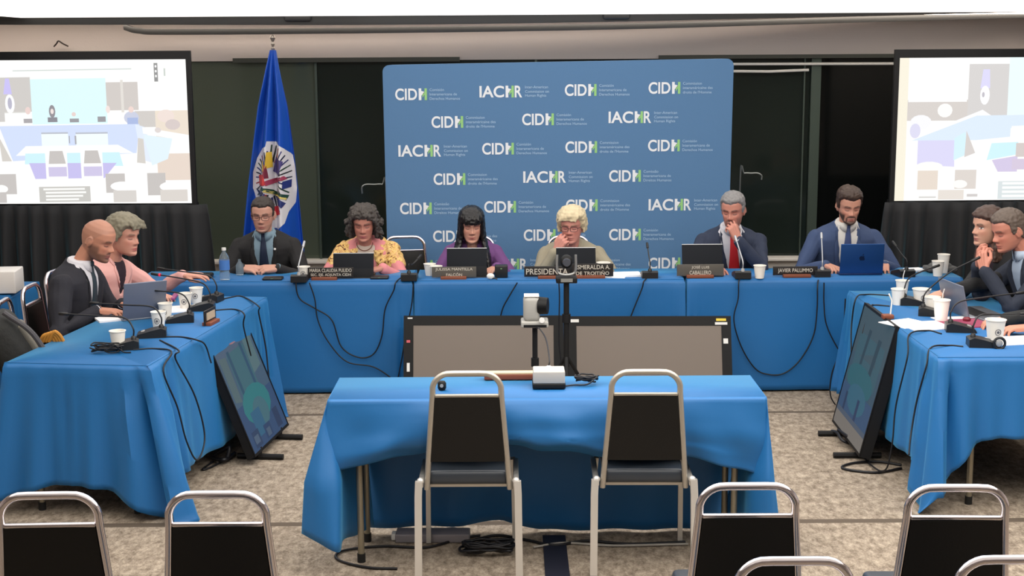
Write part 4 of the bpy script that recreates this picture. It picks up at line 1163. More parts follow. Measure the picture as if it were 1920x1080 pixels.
# ================================================================== hanging and floor cables
def cable(pts, label, r=.0045, m=None, n=8):
    return tag(MB().tube(smooth_path(pts, n), r, 6).build('cable', m or M_cable, None, ang=80), label, 'cable')
def CY(L, y): return [ony(u, v, y) for u, v in L]
fy = 8.835
cable([P75(562, 528) + V((0, 0, .006))] + CY([(555, 532), (562, 560), (590, 578), (622, 600), (640, 650), (672, 670), (700, 664), (716, 630), (722, 580), (738, 545), (742, 530)], fy) + [P75(752, 522) + V((0, 0, .006))], 'black cable looping down the cloth between the first and second microphones')
cable(CY([(580, 530), (590, 560), (596, 600), (615, 640), (650, 678), (700, 688), (735, 710), (745, 722)], fy - .012), 'lower black cable sagging down the left back cloth')
cable(CY([(775, 532), (772, 570), (762, 620), (752, 680), (744, 720)], fy - .01), 'dark cable along the seam between the left and middle back cloths')
cable(CY([(970, 530), (955, 555), (942, 580), (936, 610)], fy), 'black cable slanting down from the small white earpiece')
cable([P75(1215, 522) + V((0, 0, .006))] + CY([(1207, 528), (1204, 540), (1190, 575), (1180, 600)], fy), 'black cable slanting down from the thin upright microphone')
cable(CY([(1048, 530), (1049, 560), (1048, 640), (1054, 690)], 8.42), 'thin black cable hanging beside the thicker tripod')
cable([P75(1388, 522) + V((0, 0, .006))] + CY([(1385, 530), (1384, 560), (1376, 600), (1390, 650), (1415, 690), (1440, 702), (1470, 700), (1500, 675), (1525, 630), (1532, 580), (1533, 535)], fy) + [P75(1536, 519) + V((0, 0, .006))], 'black cable hanging in a wide loop between the red tie man and the blue laptop')
cable(CY([(1545, 530), (1545, 570), (1550, 610), (1572, 655), (1600, 690)], fy), 'black cable falling from the seam left of the right wing table')
cable(CY([(1585, 560), (1583, 600), (1578, 650), (1560, 700), (1557, 740), (1570, 765)], 8.5), 'black cable hanging at the far corner of the right wing')
def lw_pt(t, z, off=.05):
    # a point on the aisle side of the left wing cloth, t 0 near .. 1.9 far
    return V((-1.724 + .123 * t + off, 6.405 + .992 * t, z))
cable([P75(250, 658) + V((0, 0, .006)), P75(290, 656) + V((0, 0, .006)), P75(322, 663) + V((0, 0, .008))] + [lw_pt(.12, .70, .02), lw_pt(.2, .5, .05), lw_pt(.22, .32, .08), lw_pt(.3, .2, .10), lw_pt(.45, .28, .09), lw_pt(.42, .5, .06), lw_pt(.3, .72, .015), P75(335, 660) + V((0, 0, .008)), P75(300, 640) + V((0, 0, .006))], 'black cable looping over the aisle edge of the left wing near its front corner')
cable([P75(300, 634) + V((0, 0, .006)), P75(340, 634) + V((0, 0, .006)), P75(370, 640) + V((0, 0, .006)), lw_pt(.72, .70, .02), lw_pt(.74, .6, .04)], 'black cable from the second left microphone to the edge above the monitor')
cable([P75(400, 568) + V((0, 0, .006)), P75(430, 560) + V((0, 0, .006)), P75(455, 558) + V((0, 0, .006)), P75(485, 577) + V((0, 0, .008)), lw_pt(1.62, .7, .03), lw_pt(1.66, .5, .05), lw_pt(1.64, .3, .07)], 'black cable from the farthest left microphone over the table edge')
cable([P75(400, 584) + V((0, 0, .006)), P75(440, 582) + V((0, 0, .006)), P75(458, 592) + V((0, 0, .008)), lw_pt(1.33, .68, .03), lw_pt(1.38, .5, .05)], 'black cable from the red-ringed microphone over the table edge')
def rw_pt(t, z, off=.05): return V((2.045 + .012 * t - off, 6.485 + t, z))
cable([P75(1806, 652) + V((0, 0, .006)), P75(1780, 650) + V((0, 0, .006)), P75(1745, 655) + V((0, 0, .008)), rw_pt(.12, .68, .02), rw_pt(.15, .5, .05), rw_pt(.12, .34, .08), rw_pt(.0, .27, .12)], 'black cable dropping from the nearest right microphone down the cloth')
cable([P75(1765, 628) + V((0, 0, .006)), P75(1740, 622) + V((0, 0, .006)), P75(1705, 630) + V((0, 0, .008)), rw_pt(.42, .66, .03), rw_pt(.45, .4, .07), rw_pt(.42, .2, .09), rw_pt(.46, .05, .11), rw_pt(.7, .012, .13), rw_pt(1.1, .012, .12)], 'black cable from the second right microphone over the edge to the floor')
cable([P75(1668, 556) + V((0, 0, .006)), P75(1625, 554) + V((0, 0, .006)), P75(1605, 562) + V((0, 0, .008)), rw_pt(1.6, .6, .04), rw_pt(1.5, .45, .06)], 'black cable curling over the far corner of the right wing')
cable([P75(1668, 576) + V((0, 0, .006)), P75(1640, 574) + V((0, 0, .006)), rw_pt(1.36, .745, -.01), rw_pt(1.33, .6, .04)], 'black cable passing behind the right monitor top')
def FZ(L, z=.008): return [onz(u, v, z) for u, v in L]
cable(FZ([(560, 1062), (520, 1060)]) if 0 else FZ([(745, 1066), (690, 1064), (640, 1052), (630, 1040), (655, 1030), (720, 1024), (800, 1026), (860, 1010), (900, 1004)]), 'black cable looping on the carpet around the left table leg', .006)
cable(FZ([(815, 998), (850, 990), (862, 1000), (870, 1016), (930, 1004), (985, 1012), (1040, 1022), (1100, 1014), (1180, 1020), (1285, 1016)]), 'long black cable on the carpet under the front table', .007)
cable(FZ([(1000, 1026), (1060, 1018), (1150, 1023), (1290, 1020)]), 'grey cable beside the long black one under the front table', .006, mat('grey_cable', (150, 146, 140), .5))
cable(FZ([(400, 865), (380, 880), (395, 876), (430, 858)]), 'short black cable on the carpet behind the trailing cloth', .006)
cable(FZ([(1690, 878), (1640, 886), (1580, 878), (1600, 868), (1650, 866), (1690, 872)]), 'black cable lying in a loop below the right monitor', .007)
cable([onz(1560, 808, .01), onz(1570, 812, .05), onz(1580, 826, .04), onz(1600, 832, .02), onz(1612, 826, .05), onz(1590, 818, .07), onz(1572, 806, .05)], 'knotted black cable in front of the right monitor foot', .009)
cable([onz(440, 850, .02), onz(420, 862, .03), onz(400, 858, .02), onz(415, 845, .06), onz(430, 840, .08), onz(425, 862, .02)], 'knotted black cable behind the left monitor foot', .012)
coil(tuple(onz(915, 1040, .0)), 9, .085, .55, 'thick heap of black cables on the carpet under the left chair', 8, None, 'cable_heap', .010)
b = onz(812, 1012, 0)
t = thing('power_strip', 'grey flat power strip on the carpet under the front table', 'power strip', (b.x, b.y, 0), -.02)
MB().box((0, 0, .022), (.34, .10, .04), bev=.006).build('housing', mat('strip_grey', (128, 124, 130), .5), t); MB().box((-.18, 0, .02), (.02, .05, .03), bev=.004).build('plug', M_white, t)
a = onz(1030, 1082, 0); b = onz(1046, 1020, 0)
tag(MB().box(((a.x + b.x) / 2 + .01, (a.y + b.y) / 2 - .2, .004), (.105, 1.0, .007)).build('cable_cover', mat('tape_dark', (24, 26, 40), .6)), 'dark tape strip over cables, running towards the viewer between the two chairs', 'cable cover')

# bag and coat hung at the left edge
t = thing('backpack', 'dark backpack with a grey pocket on a chair at the left picture edge', 'backpack', (-2.60, 6.96, 0), .35)
mb = MB()
T = Matrix.Translation((.03, 0, .71)) @ Matrix.Rotation(-.5, 4, 'Y')
mb.box((0, 0, 0), (.20, .34, .42), 0, T, bev=.07); mb.build('body', mat('bag_black', (30, 31, 30), .7, bump=.2, scale=30), t)
MB().box((.10, -.03, .03), (.04, .2, .17), 0, T, bev=.018).build('pocket', mat('bag_grey', (112, 108, 98), .7), t)
MB().tube([T @ V(p) for p in smooth_path([(.08, -.16, .22), (.14, -.17, .05), (.13, -.18, -.18)], 6)], .014, 8).build('strap', mat('strap_grey', (70, 68, 72), .6), t)
MB().tube([T @ V(p) for p in smooth_path([(-.04, 0, .2), (.0, 0, .27), (.05, 0, .2)], 6)], .012, 8).build('handle', M_mic, t)
b = ony(93, 628, 6.98)
mb = MB()
for k in range(4): mb.tube(smooth_path([(-.05 + .015 * k, 0, -.035), (-.025 + .017 * k, -.01, .0 + .006 * k), (.005 + .015 * k, 0, .0), (.02 + .015 * k, .01, -.035)], 5), .010, 8)
tag(mb.build('yellow_scarf', mat('mustard', (190, 130, 50), .7), None, (b.x, b.y, b.z)), 'mustard yellow scarf bundle at the table edge beside the bald man', 'scarf')

# chrome cart handles showing at both sides of the backdrop
for (u0, u1, v, lab) in ((679, 724, 346, 'chrome cart handle showing left of the backdrop, above the curly hair'), (1388, 1428, 325, 'chrome cart handle showing right of the backdrop, above the grey-haired man')):
    a = ony(u0, v, 10.62); c = ony(u1, v, 10.62)
    t = thing('cart', lab, 'cart', ((a.x + c.x) / 2, 10.62, 0), 0, 'carts behind the backdrop')
    w = (c.x - a.x) / 2; z = a.z
    MB().tube(smooth_path([(-w, 0, z - .07), (-w, 0, z - .02), (-w + .03, 0, z), (0, 0, z), (w - .03, 0, z), (w, 0, z - .03), (w, 0, .12)] if u0 < 1000 else [(-w, 0, .12), (-w, 0, z - .03), (-w + .03, 0, z), (0, 0, z), (w - .03, 0, z), (w, 0, z - .02), (w, 0, z - .05)], 6), .007, 8).build('handle', mat('dull_chrome', (150, 154, 150), .3, metal=.8), t)
    MB().box((0, 0, .12), (2 * w + .1, .3, .03), bev=.01).build('platform', M_bezel2, t)
    for sx in (-1, 1): MB().tube([(sx * w - .012, 0, .05), (sx * w + .012, 0, .05)], .05, 16).build('wheel', M_rub, t)
# ================================================================== people
def sm(a, b, x): 
    t = np.clip((x - a) / (b - a), 0, 1); return t * t * (3 - 2 * t)
def G(x, s): return np.exp(-(x / s) ** 2)
HZ = [-.116, -.108, -.094, -.074, -.048, -.02, 0, .03, .06, .085, .105, .115, .119]
HW = [.008, .030, .045, .055, .063, .067, .069, .073, .071, .061, .042, .024, .004]
HF = [.062, .086, .091, .087, .088, .088, .084, .091, .086, .071, .046, .022, .004]
HB = [.035, .004, -.026, -.054, -.078, -.09, -.096, -.099, -.093, -.076, -.05, -.03, -.006]
def head_surface(nz=72, nc=96, jaw=1., face=True, off=None, width=1.):
    """returns verts (N,3) and faces; x to the side, y forwards, z up"""
    zs = np.concatenate([np.linspace(-.116, .105, nz - 12), .105 + .014 * np.sin(np.linspace(0, 1, 13)[1:] * math.pi / 2)])
    ph = np.linspace(0, 2 * math.pi, nc, endpoint=False)
    Z, PH = np.meshgrid(zs, ph, indexing='ij')
    w = np.interp(Z, HZ, HW) * width; f = np.interp(Z, HZ, HF); b = np.interp(Z, HZ, HB)
    w = w * (1 + (jaw - 1) * sm(-.02, -.08, Z))
    mid = (f + b) / 2; a = (f - b) / 2
    c, s = np.cos(PH), np.sin(PH); p = 2 / 2.35
    X = w * np.sign(c) * np.abs(c) ** p; Y = mid + a * np.sign(s) * np.abs(s) ** p
    if face:
        fr = sm(.02, .06, Y); ax = np.abs(X); D = np.zeros_like(X)
        nh = np.interp(Z, [-.046, -.040, -.034, -.026, -.012, .008, .024, .03], [0, .012, .024, .028, .019, .009, .003, 0])
        nw = np.interp(Z, [-.046, -.03, -.01, .02], [.013, .0125, .0085, .007])
        D += nh * G(X, nw)
        D += .008 * G(ax - .014, .006) * G(Z + .034, .008)
        D -= .015 * G(ax - .031, .016) * G(Z - .002, .012)
        D += .009 * G(ax - .031, .0115) * G(Z + .001, .0065)
        D += .007 * G(ax - .030, .020) * G(Z - .021, .006)
        D += .004 * G(ax - .045, .015) * G(Z + .026, .016)
        D += .008 * G(X, .022) * G(Z + .0620, .0045) + .009 * G(X, .018) * G(Z + .0735, .0048)
        D -= .003 * G(X, .024) * G(Z + .067, .0018)
        D -= .006 * G(X, .024) * G(Z + .084, .006)
        D += .006 * G(X, .018) * G(Z + .100, .012)
        Y = Y + D * fr
    if off is not None:
        n = np.stack([c, s * .8, np.interp(Z, [-.116, 0, .119], [-.5, 0, 1.3])], -1); n /= np.linalg.norm(n, axis=-1, keepdims=True)
        o = off(X, Y, Z)
        X = X + n[..., 0] * o; Y = Y + n[..., 1] * o; Z = Z + n[..., 2] * o
    vs = np.stack([X, Y, Z], -1).reshape(-1, 3)
    fs = []
    R_ = len(zs)
    for i in range(R_ - 1):
        for j in range(nc): fs.append((i * nc + j, i * nc + (j + 1) % nc, (i + 1) * nc + (j + 1) % nc, (i + 1) * nc + j))
    fs.append(tuple(range(nc - 1, -1, -1))); fs.append(tuple((R_ - 1) * nc + j for j in range(nc)))
    return vs, fs

def remeshed(mb, name, vox, smooth_it=2, mats=None, parent=None, noise_amp=0., noise_sc=30., seed=0):
    me = mb.mesh(name + '_src', None, smooth=False)
    o = bpy.data.objects.new(name + '_src', me); COL.objects.link(o)
    m = o.modifiers.new('r', 'REMESH'); m.mode = 'VOXEL'; m.voxel_size = vox; m.adaptivity = 0
    if smooth_it:
        s = o.modifiers.new('s', 'SMOOTH'); s.iterations = smooth_it; s.factor = .5
    dg = bpy.context.evaluated_depsgraph_get(); dg.update()
    out = bpy.data.meshes.new_from_object(o.evaluated_get(dg))
    out.name = name
    bpy.data.objects.remove(o); bpy.data.meshes.remove(me)
    if noise_amp:
        n = len(out.vertices); co = np.empty(n * 3); out.vertices.foreach_get('co', co); no = np.empty(n * 3); out.vertices.foreach_get('normal', no)
        co = co.reshape(-1, 3); no = no.reshape(-1, 3)
        d = np.array([noise.noise(V(c) * noise_sc + V((seed, 0, 0))) for c in co])
        co = co + no * (d * noise_amp)[:, None]; out.vertices.foreach_set('co', co.ravel())
    out.polygons.foreach_set('use_smooth', [True] * len(out.polygons))
    out.materials.clear()
    for mm in (mats or []): out.materials.append(mm)
    r = link(name, out, parent)
    return r

def two_bone(S, W, l1, l2, pole):
    S, W, pole = V(S), V(W), V(pole)
    d = W - S; L = min(d.length, (l1 + l2) * .995); dn = d.normalized()
    a = (l1 * l1 - l2 * l2 + L * L) / (2 * L); h = math.sqrt(max(1e-6, l1 * l1 - a * a))
    p = (pole - dn * pole.dot(dn)).normalized()
    return S + dn * a + p * h

def hand(mb, W, d, n, side, curl=25, thumb_in=.4, spread=1., sc_=1., curls=None):
    """W wrist, d along the palm, n back-of-hand normal, side +1: thumb towards d x n ..."""
    d = V(d).normalized(); n = V(n); n = (n - d * n.dot(d)).normalized(); x = d.cross(n) * side
    M = Matrix(((x.x, d.x, n.x, W[0]), (x.y, d.y, n.y, W[1]), (x.z, d.z, n.z, W[2]), (0, 0, 0, 1))) @ Matrix.Scale(sc_, 4)
    # palm: four metacarpal bars and the ball of the thumb
    for i, xx in enumerate((.030, .010, -.010, -.028)):
        mb.caps([(xx * .6, .0, 0), (xx, .085 - .006 * abs(i - 1), 0)], [.0165, .0115], 0, 10, M)
    mb.caps([(.018, .012, -.006), (.034, .045, -.012)], [.016, .014], 0, 10, M)
    mb.caps([(-.02, .01, -.004), (-.026, .06, -.006)], [.015, .012], 0, 10, M)
    L = (.070, .078, .072, .057)
    for i, xx in enumerate((.030, .010, -.010, -.028)):
        c = math.radians(curls[i] if curls else curl * (1 + .12 * i)); a = c * .6
        p = V((xx, .088 - .006 * abs(i - 1), 0)); pts = [p.copy()]; rs = [.0105]
        sx = (1.2 - i * .8) * .05 * spread
        for k, seg in enumerate((.45, .31, .24)):
            p = p + V((sx * seg * L[i] * 4, math.cos(a) * seg * L[i], -math.sin(a) * seg * L[i])); pts.append(p.copy()); rs.append(.0098 - .0011 * (k + 1)); a += c
        mb.caps(pts, rs, 0, 10, M)
    t = math.radians(20 + 30 * thumb_in)
    mb.caps([(.026, .02, -.006), (.048, .046, -.014 - .01 * thumb_in), (.052 - .022 * thumb_in, .075, -.022 - .016 * thumb_in), (.046 - .034 * thumb_in, .098, -.026 - .02 * thumb_in)], [.014, .0115, .0105, .009], 0, 10, M)
    return M

TORS = [(0, .150, .100), (.12, .155, .108), (.3, .142, .105), (.5, .152, .108), (.68, .170, .112), (.8, .182, .105), (.88, .182, .094), (.93, .150, .080), (.965, .100, .068), (1.0, .062, .058), (1.04, .056, .055)]
class Torso:
    def __init__(s, hip, neck, face, up_side, sw=1., belly=0.):
        s.hip, s.neck = V(hip), V(neck); s.f = V(face).normalized(); s.side = s.f.cross(V((0, 0, 1))).normalized()
        s.sw = sw; s.belly = belly; s.len = (s.neck - s.hip).length
        s.ctl = (s.hip + s.neck) / 2 - s.f * .045
    def pos(s, t):
        a = s.hip.lerp(s.ctl, t); b = s.ctl.lerp(s.neck, t); return a.lerp(b, t)
    def tan(s, t): return (s.ctl.lerp(s.neck, t) - s.hip.lerp(s.ctl, t)).normalized()
    def ring(s, t, n, grow, mod=None):
        c = s.pos(min(t, 1.06)); tz = s.tan(min(t, 1)); fy = tz.cross(s.side) * -1
        fy = s.side.cross(tz) * -1 if fy.dot(s.f) < 0 else fy
        if fy.dot(s.f) < 0: fy = -fy
        w = interp(t, [(q[0], q[1]) for q in TORS]) * s.sw; dp = interp(t, [(q[0], q[2]) for q in TORS])
        out = []
        for j in range(n):
            a = 2 * math.pi * j / n; cc, ss = math.cos(a), math.sin(a)
            g = grow + (mod(t, cc * w, ss) if mod else 0)
            X = (w + g) * math.copysign(abs(cc) ** .85, cc); Y = (dp + g + (s.belly * math.exp(-((t - .3) / .25) ** 2) if ss > 0 else 0)) * math.copysign(abs(ss) ** .9, ss)
            # shoulders slope down at the sides
            drop = -.022 * (abs(X) / .17) ** 2 * min(1, max(0, (t - .75) / .2)) if t > .75 else 0
            out.append(c + s.side * X + fy * Y + tz * drop)
        return out
    def loft(s, mb, t0, t1, grow, rows=44, n=72, mod=None):
        rr = [s.ring(t0 + (t1 - t0) * k / rows, n, grow, mod) for k in range(rows + 1)]
        mb.grid([[tuple(p) for p in r] for r in rr], close=True)
        mb.add(rr[0], [tuple(range(n - 1, -1, -1))]); mb.add(rr[-1], [tuple(range(n))])
    def shoulder(s, sd):
        t = .865; c = s.pos(t); return c + s.side * (sd * .168 * s.sw) - s.tan(t) * .034

def conform(tree, pts_rows, origin_dir, off, th, name, m, parent, fallback=.0):
    """pts_rows: rows of world points; each is projected along -origin_dir onto tree; makes a thin slab"""
    mb = MB(); top = []; 
    for row in pts_rows:
        r = []
        for p in row:
            h = tree.ray_cast(p + origin_dir * .4, -origin_dir, 1.0)
            q = h[0] if h[0] is not None else p
            r.append(q + origin_dir * off)
        top.append(r)
    bot = [[q - origin_dir * th for q in r] for r in top]
    mb.grid([[tuple(q) for q in r] for r in top]); mb.grid([[tuple(q) for q in r] for r in bot])
    a = top; b = bot
    for e1, e2 in ((a[0], b[0]), (a[-1], b[-1]), ([r[0] for r in a], [r[0] for r in b]), ([r[-1] for r in a], [r[-1] for r in b])):
        mb.grid([[tuple(q) for q in e1], [tuple(q) for q in e2]])
    me_o = mb.build(name, m, parent)
    bm = bmesh.new(); bm.from_mesh(me_o.data); bmesh.ops.remove_doubles(bm, verts=bm.verts, dist=1e-5); bmesh.ops.recalc_face_normals(bm, faces=bm.faces); bm.to_mesh(me_o.data); bm.free()
    return me_o

M_skin = attr_mat('skin', rough=.5, sub=.03)
M_eye = mat('eye_dark', (30, 22, 18), .2)
def person(label, headpos, facing, pitch=0., roll=0., yaw=0., hip=None, sw=1., skin=(205, 150, 125), lips=(170, 95, 90), brow=(50, 35, 28),
           beard=None, beard_col=(50, 38, 32), beard_fn=None, eyes='down', hands=(), jacket=None, jacket_m=None, shirt_m=None, tie_m=None, vopen=(.34, .055),
           hair=None, glasses=None, collar=True, sleeve_r=1., pole=None, hsc=1., trousers=(30, 32, 38), scalp=None, lapel_m=None, jaw=1., neck_back=.045, nose=1.):
    """facing: direction the body faces; yaw turns the head relative to it"""
    H = V(headpos); f = V(facing).normalized()
    if hip is None: hip = V((H.x, H.y, .52)) - f * .12
    hip = V(hip)
    hf = Matrix.Rotation(yaw, 3, 'Z') @ f
    sd = hf.cross(V((0, 0, 1))).normalized()
    Rm = Matrix((sd, hf, V((0, 0, 1)))).transposed()
    Rm = Rm @ Matrix.Rotation(-pitch, 3, 'X') @ Matrix.Rotation(roll, 3, 'Y')
    HM = Matrix.Translation(H) @ Rm.to_4x4() @ Matrix.Scale(hsc, 4)
    neck0 = HM @ V((0, -.035, -.075))
    nb = V((H.x, H.y, H.z)) - f * neck_back + V((0, 0, -.130 * hsc))
    nb = nb * 1.0 - hf * .0
    T = Torso(hip, nb, f, None, sw)
    o = V((hip.x, hip.y, 0))
    root = thing('person', label, 'person', o, 0)
    # ---- body
    mb = MB()
    vs, fs = head_surface(jaw=jaw)
    mb.add([HM @ V(v) for v in vs], fs)
    for s in (-1, 1):
        E = HM @ Matrix.Translation((s * .074, -.012, -.006)) @ Matrix.Rotation(s * .35, 4, 'Z') @ Matrix.Rotation(-.18, 4, 'X')
        mb.ball((0, 0, 0), (.0085, .018, .030), 0, E); mb.ball((0, .006, -.022), (.007, .010, .012), 0, E)
        mb.tube([(s * .004, .017 * math.cos(a) - .002, .028 * math.sin(a)) for a in np.linspace(-.9, 4.0, 14)], .0045, 8, 0, E)
    mb.caps([neck0, (neck0 + nb) / 2 + V((0, 0, -.005)), nb - V((0, 0, .03))], [.052 * (1.0 if sw > .95 else .88), .050 * (1. if sw > .95 else .86), .052])
    T.loft(mb, 0, .97, -.016, 24, 40)
    arms = []
    default_pole = {1: 1, -1: -1}
    for hd in hands:
        s = hd['s']; S = T.shoulder(s); W = V(hd['w'])
        pole = hd.get('pole', T.side * s * .7 - f * .2 + V((0, 0, -.8)))
        E = two_bone(S, W, .28 * hsc, .255 * hsc, pole)
        arms.append((S, E, W, s))
        mb.caps([S, E, W], [.046 * sleeve_r, .036, .0255])
        hand(mb, W + (V(hd['d']).normalized() * .012), hd['d'], hd['n'], hd.get('side', 1), hd.get('curl', 25), hd.get('thumb', .4), hd.get('spread', 1.), hsc * .96, hd.get('curls'))
    body_mb = MB(); body_mb.v = [(a[0] - o.x, a[1] - o.y, a[2]) for a in mb.v]; body_mb.f = mb.f; body_mb.m = mb.m; body_mb.c = mb.c
    body = remeshed(body_mb, 'body', .0033, 1, [M_skin], root)
    me = body.data; n = len(me.vertices); co = np.empty(n * 3); me.vertices.foreach_get('co', co); co = co.reshape(-1, 3) + np.array([o.x, o.y, 0])
    Hi = np.array(HM.inverted()); L = co @ Hi[:3, :3].T + Hi[:3, 3]
    X, Y, Z = L[:, 0], L[:, 1], L[:, 2]; ax = np.abs(X)
    inh = (np.abs(Z) < .135) & (ax < .1) & (np.abs(Y) < .13)
    fr = sm(.03, .06, Y) * inh
    skin = tuple(c_ * q_ for c_, q_ in zip(skin, (.93, .90, .89)))
    base = np.array(rgb(*skin)[:3]); C = np.tile(base, (n, 1))
    def mixc(c, w):
        nonlocal C
        c = np.array(rgb(*c)[:3]); w = np.clip(w, 0, 1)[:, None]; C = C * (1 - w) + c * w
    def tone(mul): return tuple(min(255, a * b) for a, b in zip(skin, mul))
    mixc(tone((1.0, .86, .84)), .45 * fr * (G(ax - .042, .02) * G(Z + .03, .02) + G(X, .012) * G(Z + .03, .012)))
    mixc(tone((.80, .68, .68)), .7 * fr * G(ax - .031, .019) * G(Z + .001, .011))
    if scalp: mixc(scalp[0], scalp[1] * inh * sm(0, .012, Z - np.interp(Y, [-.11, -.04, -.01, .02, .05, .09], [-.085, -.06, -.01, .025, .055, .07])))
    if beard:
        if beard_fn is None:
            wv = sm(-.045, -.06, Z - .25 * np.maximum(0, .05 - Y) * 0) * sm(-.03, .02, Y) * inh
            wv = np.maximum(wv, fr * G(X, .024) * G(Z + .052, .007))
            wv = wv * (1 - .8 * fr * G(X, .02) * G(Z + .067, .006))
        else: wv = beard_fn(X, Y, Z) * inh
        mixc(beard_col, beard * wv)
    mixc(lips, .85 * fr * G(X, .021) * (G(Z + .063, .0045) + G(Z + .072, .0050)))
    mixc(tone((.45, .3, .3)), .8 * fr * G(X, .021) * G(Z + .0675, .0024))
    mixc(brow, .9 * fr * sm(.052, .045, ax) * sm(.009, .015, ax) * G(Z - .021 - .005 * G(ax - .034, .012), .0048))
    if eyes == 'down':
        mixc((38, 26, 24), .85 * fr * sm(.046, .042, ax) * sm(.016, .020, ax) * G(Z + .0045 + .003 * G(ax - .031, .009) * 1, .0030))
    else:
        ew = fr * sm(1.15, .85, np.sqrt(((ax - .031) / .0135) ** 2 + ((Z - .0) / .0052) ** 2))
        mixc((222, 214, 208), ew * .9)
        gx_ = eyes if isinstance(eyes, (int, float)) else 0
        mixc((40, 28, 24), fr * sm(1.2, .8, np.sqrt(((X - np.sign(X) * .031 - gx_) / .0058) ** 2 + (Z / .0058) ** 2)) * .95)
        mixc((38, 26, 24), .9 * fr * sm(.048, .044, ax) * sm(.014, .018, ax) * G(Z - .0052, .0026))
    mixc(tone((.4, .28, .27)), .8 * fr * G(ax - .0075, .0036) * G(Z + .041, .003))
    at = me.color_attributes.new('col', 'FLOAT_COLOR', 'POINT')
    at.data.foreach_set('color', np.concatenate([C, np.ones((n, 1))], 1).ravel())
    # ---- clothes
    def local(mb2):
        m2 = MB(); m2.v = [(a[0] - o.x, a[1] - o.y, a[2]) for a in mb2.v]; m2.f = mb2.f; m2.m = mb2.m; m2.c = mb2.c; return m2
    def tree_of(ob):
        me_ = ob.data; return BVHTree.FromPolygons([v.co + o for v in me_.vertices], [tuple(p.vertices) for p in me_.polygons])
    mb = MB(); T.loft(mb, 0.0, 1.04 if collar == 'shirt' else .985, .004, 44, 72, (lambda t, x, ss: .004 * float(sm(.97, 1.0, t))) if collar == 'shirt' else None)
    shirt = remeshed(local(mb), 'shirt', .006, 3, [shirt_m], root)
    if collar == 'shirt':
        mb = MB()
        for s in (-1, 1):
            pts = []
            c = T.pos(1.0) + T.f * .012
            tz = T.tan(1.)
            for k in range(9):
                a = -math.pi / 2 + s * math.pi * k / 8 * .94; 
                pts.append([c + T.side * (math.cos(a) * .060) * 1. + T.f * (math.sin(a) * .062) + tz * (.034 - .022 * k / 8), c + T.side * math.cos(a) * (.063 + .012 * k / 8) + T.f * math.sin(a) * (.064 + .020 * k / 8) + tz * (-.014 - .045 * max(0, (k - 5) / 3))])
            mb.grid([[tuple(q) for q in r] for r in pts])
        cb = solid(local(mb).build('shirt_collar', shirt_m, root), .003)
    vt, vw = vopen
    if jacket_m:
        def mod(t, x, ss):
            if ss <= .15: return 0
            hw = vw * min(1, max(0, (t - vt) / (1 - vt))) ** .8
            return -.030 * float(sm(hw + .006, hw - .004, np.array(abs(x)))) if t > vt else 0
        mb = MB(); T.loft(mb, -.02, 1.015, .016, 56, 110, mod)
        jtree = BVHTree.FromPolygons([V(q) - o for q in mb.v], mb.f)
        for S, E, W, s in arms:
            d = (W - E).normalized()
            mb.caps([S, S.lerp(E, .5), E, E.lerp(W, .5), W - d * .012], [.062 * sleeve_r, .056 * sleeve_r, .050 * sleeve_r, .044, .038])
        jk = remeshed(local(mb), jacket or 'jacket', .0055, 4, [jacket_m], root, noise_amp=.007, noise_sc=13., seed=H.x * 7)
        if shirt_m and jacket == 'jacket':
            for S, E, W, s in arms:
                d = (W - E).normalized(); MB().tube([W - d * .02 - o, W + d * .006 - o], [.033, .031], 20).build('shirt_cuff', shirt_m, root)
        if lapel_m:
            for s in (-1, 1):
                rows = []
                for k in range(15):
                    t = vt + (.985 - vt) * k / 14; hw = vw * ((k / 14)) ** .8
                    c = T.pos(t)
                    lw_ = .008 + .042 * math.sin(math.pi * min(1, (k / 14) * 1.02)) ** .7
                    if k == 11: lw_ *= .62
                    if k > 11: lw_ *= .9
                    rows.append([c + T.side * s * (hw - .002 + lw_ * q) + T.f * .12 for q in (0, .33, .66, 1)])
                rows = [[p - o for p in r] for r in rows]
                conform(jtree, rows, T.f, .010, .009, 'lapel', lapel_m, root)
    if tie_m:
        rows = []
        for k in range(16):
            q = k / 15; t = 1.0 - q * .80; c = T.pos(t)
            hw = .016 if q < .05 else (.012 + .026 * min(1, q / .7))
            rows.append([c + T.side * hw * x - o for x in (-1, -.4, .4, 1)])
        tr2 = BVHTree.FromPolygons([v.co for v in shirt.data.vertices], [tuple(p.vertices) for p in shirt.data.polygons])
        tie = conform(tr2, rows, T.f, .007, .006, 'tie', tie_m, root)
        kc = tr2.ray_cast(T.pos(1.0) - o + T.f * .4, -T.f, 1.)
        if kc[0] is not None: MB().box(tuple(kc[0] + T.f * .008 - V((0, 0, .008))), (.034, .022, .032), rz=math.atan2(T.side.y, T.side.x), bev=.008).build('tie_knot', tie_m, tie)
    # ---- legs and shoes
    mb = MB(); seat = V((hip.x, hip.y, .52))
    for s in (-1, 1):
        h0 = seat + T.side * s * .09; kn = h0 + f * .42 + T.side * s * .02 + V((0, 0, -.0)); an = V((kn.x, kn.y, .10)) - f * .02
        mb.caps([h0, h0.lerp(kn, .5), kn, kn.lerp(an, .5), an], [.088, .078, .060, .052, .042])
    remeshed(local(mb), 'trousers', .008, 3, [mat('trousers_%d_%d_%d' % trousers, trousers, .8)], root)
    for s in (-1, 1):
        an = seat + T.side * s * .11 + f * .42
        p = V((an.x, an.y, 0)) - o
        mb = MB().caps([p - f * .06 + V((0, 0, .04)), p + f * .06 + V((0, 0, .035)), p + f * .16 + V((0, 0, .03))], [.038, .036, .026]); mb.v = [(a[0], a[1], max(a[2], .003)) for a in mb.v]
        mb.build('shoe', mat('shoe_black', (18, 17, 17), .35), root)
